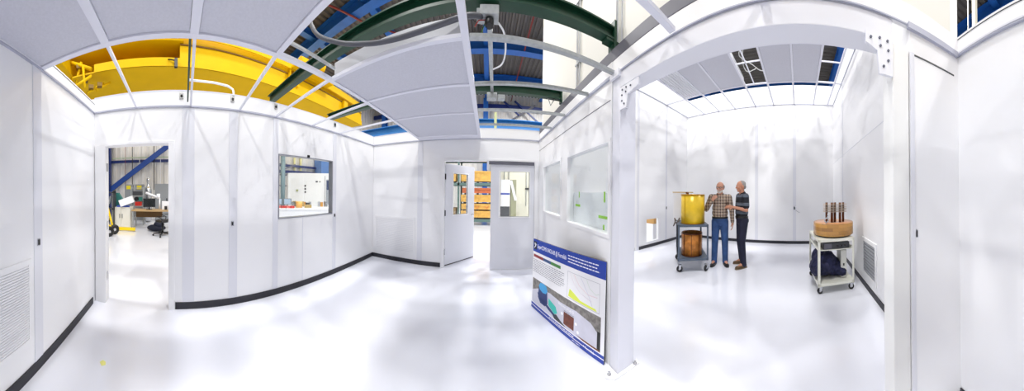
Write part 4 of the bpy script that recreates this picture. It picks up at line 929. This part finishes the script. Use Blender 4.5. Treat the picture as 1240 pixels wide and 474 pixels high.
MB().box(0.50,0.52,-0.015,0,0.2,2.3).build('door_edge', TUBE, mc)
fx = thing('fixture_cart','messy fixture with grey and brown parts in front of the white machine','fixture',(5.55,7.0,0),math.radians(-36))
MB().box(-0.9,0.9,-0.3,0.3,0.0,0.78).build('bench', mat('machine_white',(232,232,232),0.35), fx, bevel=0.01)
random.seed(14)
for k in range(14):
    MB().obox((random.uniform(-0.8,0.8),random.uniform(-0.2,0.2),0.78+0.09),random.uniform(0.08,0.2),0.1,0.18+random.uniform(0,0.14),random.random()).build('fixture_part', (mat('brass_part',(176,150,90),0.4),CHROME,DGREY,mat('orange_part',(214,150,60),0.5),CHROME)[k%5], fx)
pn = thing('pipe_column','grey green pipe column with brackets outside the window','pipe column',(4.75,7.9,0))
MB().tube([(0,0,0),(0,0,3.6)],0.11,14).tube([(-0.3,0,0),(-0.3,0,3.6)],0.035,10).build('pipes', mat('pipe_grey',(110,134,140),0.5), pn)
for z_ in (1.7,2.2,2.7,3.1): MB().box(-0.4,0.2,-0.04,0.04,z_,z_+0.05).build('bracket', TUBE, pn)
MB().bar((0.1,0,2.5),(0.7,0,2.75),0.06,0.06).build('arm', TUBE, pn)
bt = thing('test_bench','white bench with monitors and red parts right outside the window','bench',(4.35,5.7,0),math.radians(-36))
MB().box(-1.2,1.1,-0.4,0.4,0.86,0.90).build('top', WHITEP, bt); MB().box(-1.15,1.05,-0.35,0.35,0.0,0.86).build('cabinet', WHITEP, bt, bevel=0.01)
for x in (-0.95,-0.62):
    s__=MB().box(x-0.14,x+0.14,-0.02,0.02,1.0,1.22).build('screen_housing', TUBE, bt); MB().box(x-0.12,x+0.12,-0.024,-0.02,1.015,1.205).build('screen', mat('screen_light',(170,200,224),0.3), s__); MB().box(x-0.02,x+0.02,-0.02,0.02,0.90,1.0).build('stand', TUBE, s__)
for k,x in enumerate((-1.05,-0.9,-0.75,-0.6,-0.45)): MB().obox((x,-0.22,0.94),0.13,0.14,0.08,0.2*k).build('red_part', mat('pink_red',(220,110,100),0.5) if k%2 else REDP, bt)
MB().tube([(-0.2,0,0.9),(-0.2,0,1.12)],0.12,16).build('amber_jar', mat('amber',(232,176,90),0.4), bt); MB().box(0.0,0.25,-0.1,0.1,0.9,1.0).build('tool_box', mat('brass_part',(176,150,90),0.4), bt)
bl = MB().box(6.3,9.2,10.72,10.9,2.6,2.78).build('wall_duct', BLUED); tag(bl,'dark blue rail low on the hall wall seen through the square window','rail')
bc_ = MB().box(9.22,10.4,10.2,10.95,2.55,4.4).build('blue_unit', mat('unit_blue',(90,130,190),0.5)); tag(bc_,'blue steel box high behind the white machine','unit')
sg = MB().box(7.4,7.5,10.85,10.95,2.8,4.5).box(7.9,8.0,10.85,10.95,2.8,4.5).build('pale_wall_strip', mat('strip_yellow',(232,226,160),0.5)); tag(sg,'two pale yellow strips on the wall above the blue rail','strip')

# ------------------------------------------------------------------ storage seen past the double doors
WCR = mat('crate_wood',(212,166,84),0.6,var=0.25,vscale=6); WCR2 = mat('crate_orange',(186,100,62),0.6,var=0.2,vscale=6); RACKC = mat('rack_teal',(88,112,108),0.5)
pr = thing('pallet_rack','teal pallet rack loaded with wooden crates beyond the open door','pallet rack',(9.05,0,0))
for y in (-0.42,1.32,3.0):
    for x in (0.0,1.0): MB().box(x,x+0.08,y-0.04,y+0.04,0,3.4).build('upright', RACKC, pr)
for z_ in (0.16,1.82,3.0):
    for x in (0.0,1.0): MB().box(x,x+0.06,-0.38,2.96,z_,z_+0.13).build('beam', RACKC, pr)
    MB().box(0.06,1.0,-0.38,2.96,z_+0.10,z_+0.13).build('deck', GALV, pr)
def crate(y0,y1,z0,z1,m,label,marks=0):
    c = thing('wooden_crate',label,'crate',(9.1,(y0+y1)/2,z0))
    w=(y1-y0)/2; h=z1-z0
    MB().box(0.02,0.85,-w,w,0.07,h).build('box', m, c)
    MB().box(0.0,0.02,-w,w,0.07,0.15).box(0.0,0.02,-w,w,h-0.08,h).box(0.0,0.02,-w,-w+0.08,0.15,h-0.08).box(0.0,0.02,w-0.08,w,0.15,h-0.08).build('cleats', m, c)
    for k in (-1,0,1): MB().box(0.05,0.8,k*w*0.8-0.04,k*w*0.8+0.04,0,0.07).build('skid', DGREY, c)
    if marks:
        for k in range(3):
            mb=MB(); y=-w*0.6+k*w*0.6; mb.bar((-0.004,y-0.08,h*0.75),(-0.004,y,h*0.30),0.008,0.03,(1,0,0)); mb.bar((-0.004,y+0.08,h*0.75),(-0.004,y,h*0.30),0.008,0.03,(1,0,0)); mb.build('chevron_mark', REDP, c)
crate(-0.30,1.20,0.29,0.66,WCR,'yellow wooden crate on the lowest rack level')
crate(-0.28,1.18,0.66,0.98,WCR,'yellow wooden crate marked with red chevrons',1)
crate(-0.30,1.20,1.00,1.40,WCR,'yellow wooden crate above the one with chevrons')
crate(-0.25,1.15,1.41,1.72,WCR2,'orange red wooden crate under the teal beam')
crate(-0.30,1.20,1.95,2.50,WCR,'large yellow crate on the middle rack level beside the gap between the doors')
crate(1.45,2.85,1.95,2.55,WCR,'large yellow crate on the middle rack level behind the open door window')
crate(1.45,2.85,0.29,0.75,mat('crate_brown',(140,120,90),0.7),'brown crate low behind the open door window')
crate(1.45,2.85,3.13,3.5,WCR,'yellow crate on the highest rack level')
crate(-0.30,1.20,3.13,3.35,WCR,'thin yellow crate on the highest level beside the post')
dr = MB().tube([(9.55,2.0,0.80),(9.55,2.0,1.7)],0.33,24).build('steel_drum', CHROME); tag(dr,'silver drum standing on the brown crate in the rack','drum')
pw = MB().box(10.6,10.7,-7.0,-0.75,0,3.9).build('wall_partition', CREAM); tag(pw,'cream partition wall seen through the window of the closed door','wall',kind='structure')
cb3 = thing('wall_cabinet','white panels with a blue stripe seen through the closed door window','panel',(9.6,-0.88,0))
MB().box(0,0.3,-0.22,0.22,0.85,2.15).build('body', WHITEP, cb3); MB().box(-0.01,0,-0.22,0.22,1.42,1.50).build('stripe', mat('stripe_blue',(40,70,170),0.5), cb3); MB().box(0,0.3,-0.22,0.22,0.0,0.85).build('dark_base', DGREY, cb3)
ol = MB().box(9.6,9.9,-1.42,-1.16,0,2.15).build('olive_locker', mat('olive',(150,150,120),0.5)); tag(ol,'tall olive locker beside the panels with the blue stripe','locker')
wl = MB().bar((9.5,-1.14,2.1),(9.5,-1.38,1.15),0.02,0.12,(0,0,1)).build('white_strip', WHITEP); tag(wl,'white strip leaning across the olive locker','strip')
for i,y in enumerate((-0.9,-1.15,-2.1,-2.3)):
    o = MB().tube([(10.56,y,1.8 if i<2 else 0.8),(10.56,y,3.9)],0.02,8).build('wall_conduit', GALV); tag(o,('thin conduit above the blue striped panels','thin conduit above the olive locker','thin conduit on the cream wall nearer the olive locker','thin conduit on the cream wall nearer the window edge')[i],'conduit')
ex = MB().box(10.5,10.6,-2.25,-2.05,1.7,1.78).build('wall_switch', BLK); tag(ex,'small dark box on the cream partition wall','switch')

# ------------------------------------------------------------------ upper west side steel seen over the parapet
wp = MB().box(-4.1,-4.0,-3.3,-3.2,0,7).build('pale_post', CREAM); tag(wp,'pale vertical post in the opening above the wall with the louvred grille','post',kind='structure')
wc = MB().tube([(-3.2,-2.75,0),(-3.2,-2.75,7)],0.012,8).build('wall_conduit', CREAM); tag(wc,'thin pale conduit in the dark opening above the blurred wall','conduit')

# cords in far room ceiling bay
CORDM = mat('cord_grey',(190,192,190),0.5)
ga = MB().bar((0.105,1.40,2.665),(0.155,2.50,2.665),0.018,0.045).build('green_angle', GREEN); tag(ga,'slim dark green steel angle next to the ceiling bar above the doorway','angle')
fc = MB().tube(bez([(1.16,-4.05,4.85),(1.30,-4.15,4.62),(1.05,-4.35,4.50),(0.92,-4.55,4.48),(0.80,-4.80,4.60)]),0.009,8).build('dangling_cable', CORDM); tag(fc,'loose pale cord looping low in the dark ceiling bay of the far room','cord')
fc = MB().tube(bez([(1.18,-4.1,4.85),(1.27,-4.3,4.6),(1.24,-4.6,4.52),(1.1,-4.9,4.75)]),0.009,8).build('dangling_cable', CORDM); tag(fc,'second pale cord in the dark ceiling bay, nearer the ribbed panel','cord')
bxj = MB().obox((1.16,-4.1,4.9),0.1,0.1,0.2).build('junction_box', BLK); tag(bxj,'dark box with white cords in the far room ceiling bay','junction box')

# ------------------------------------------------------------------ camera
cam = bpy.data.cameras.new('camera'); co = bpy.data.objects.new('camera', cam); COL.objects.link(co)
cam.type = 'PANO'
S_, Y0_ = 240.38328, 232.31865
def setp(k,v):
    for tgt in (cam, getattr(cam,'cycles',None)):
        try: setattr(tgt,k,v)
        except Exception: pass
setp('panorama_type','CENTRAL_CYLINDRICAL')
hu = 620/S_
setp('central_cylindrical_range_u_min',-hu); setp('central_cylindrical_range_u_max',hu)
setp('central_cylindrical_range_v_min',-(474-Y0_)/S_); setp('central_cylindrical_range_v_max',Y0_/S_); setp('central_cylindrical_radius',1.0)
Rx = Vector((-0.12506687,-0.99206272,0.01303217)); Ux = Vector((-5.76291336e-04,1.32079403e-02,9.99912605e-01)); Fx = Vector((0.99214815,-0.12504843,0.00222359))
co.matrix_world = Matrix(((Rx.x,Ux.x,-Fx.x,0),(Rx.y,Ux.y,-Fx.y,0),(Rx.z,Ux.z,-Fx.z,EYE),(0,0,0,1)))
scn.camera = co

# ------------------------------------------------------------------ light
w = bpy.data.worlds.new('world'); scn.world = w; w.use_nodes = True
w.node_tree.nodes['Background'].inputs[0].default_value = (0.93,0.96,1.0,1); w.node_tree.nodes['Background'].inputs[1].default_value = 0.9
def lamp(x,y,z,size,p,col=(1,0.99,0.97)):
    l = bpy.data.lights.new('high_bay_lamp','AREA'); l.shape='DISK'; l.size=size; l.energy=p; l.color=col
    o = bpy.data.objects.new('high_bay_lamp', l); COL.objects.link(o); o.location=(x,y,z)
LP = [(-3.2,-3.4),(0.9,-0.3),(3.6,-4.8),(6.0,2.2),(1.8,4.6),(-3.8,2.6),(8.6,-3.2),(-0.6,-8.6),(4.6,-9.6),(12.5,3.2),(8.5,8.9),(-4.8,8.2),(1.4,9.0),(13.4,-4.5)]
for x,y in LP: lamp(x,y,9.2,0.6,1750 if not (y>4 and x<4) else 900)
vs = scn.view_settings
scn.display_settings.display_device = 'sRGB'
vs.view_transform='Standard'; vs.look='None'; vs.gamma=1.0; vs.use_curve_mapping=False; vs.exposure=-2.24
try:
    scn.cycles.use_denoising = True; scn.cycles.max_bounces = 10; scn.cycles.diffuse_bounces = 6; scn.cycles.glossy_bounces=4; scn.cycles.transparent_max_bounces = 8; scn.cycles.caustics_reflective=False; scn.cycles.caustics_refractive=False
except Exception: pass
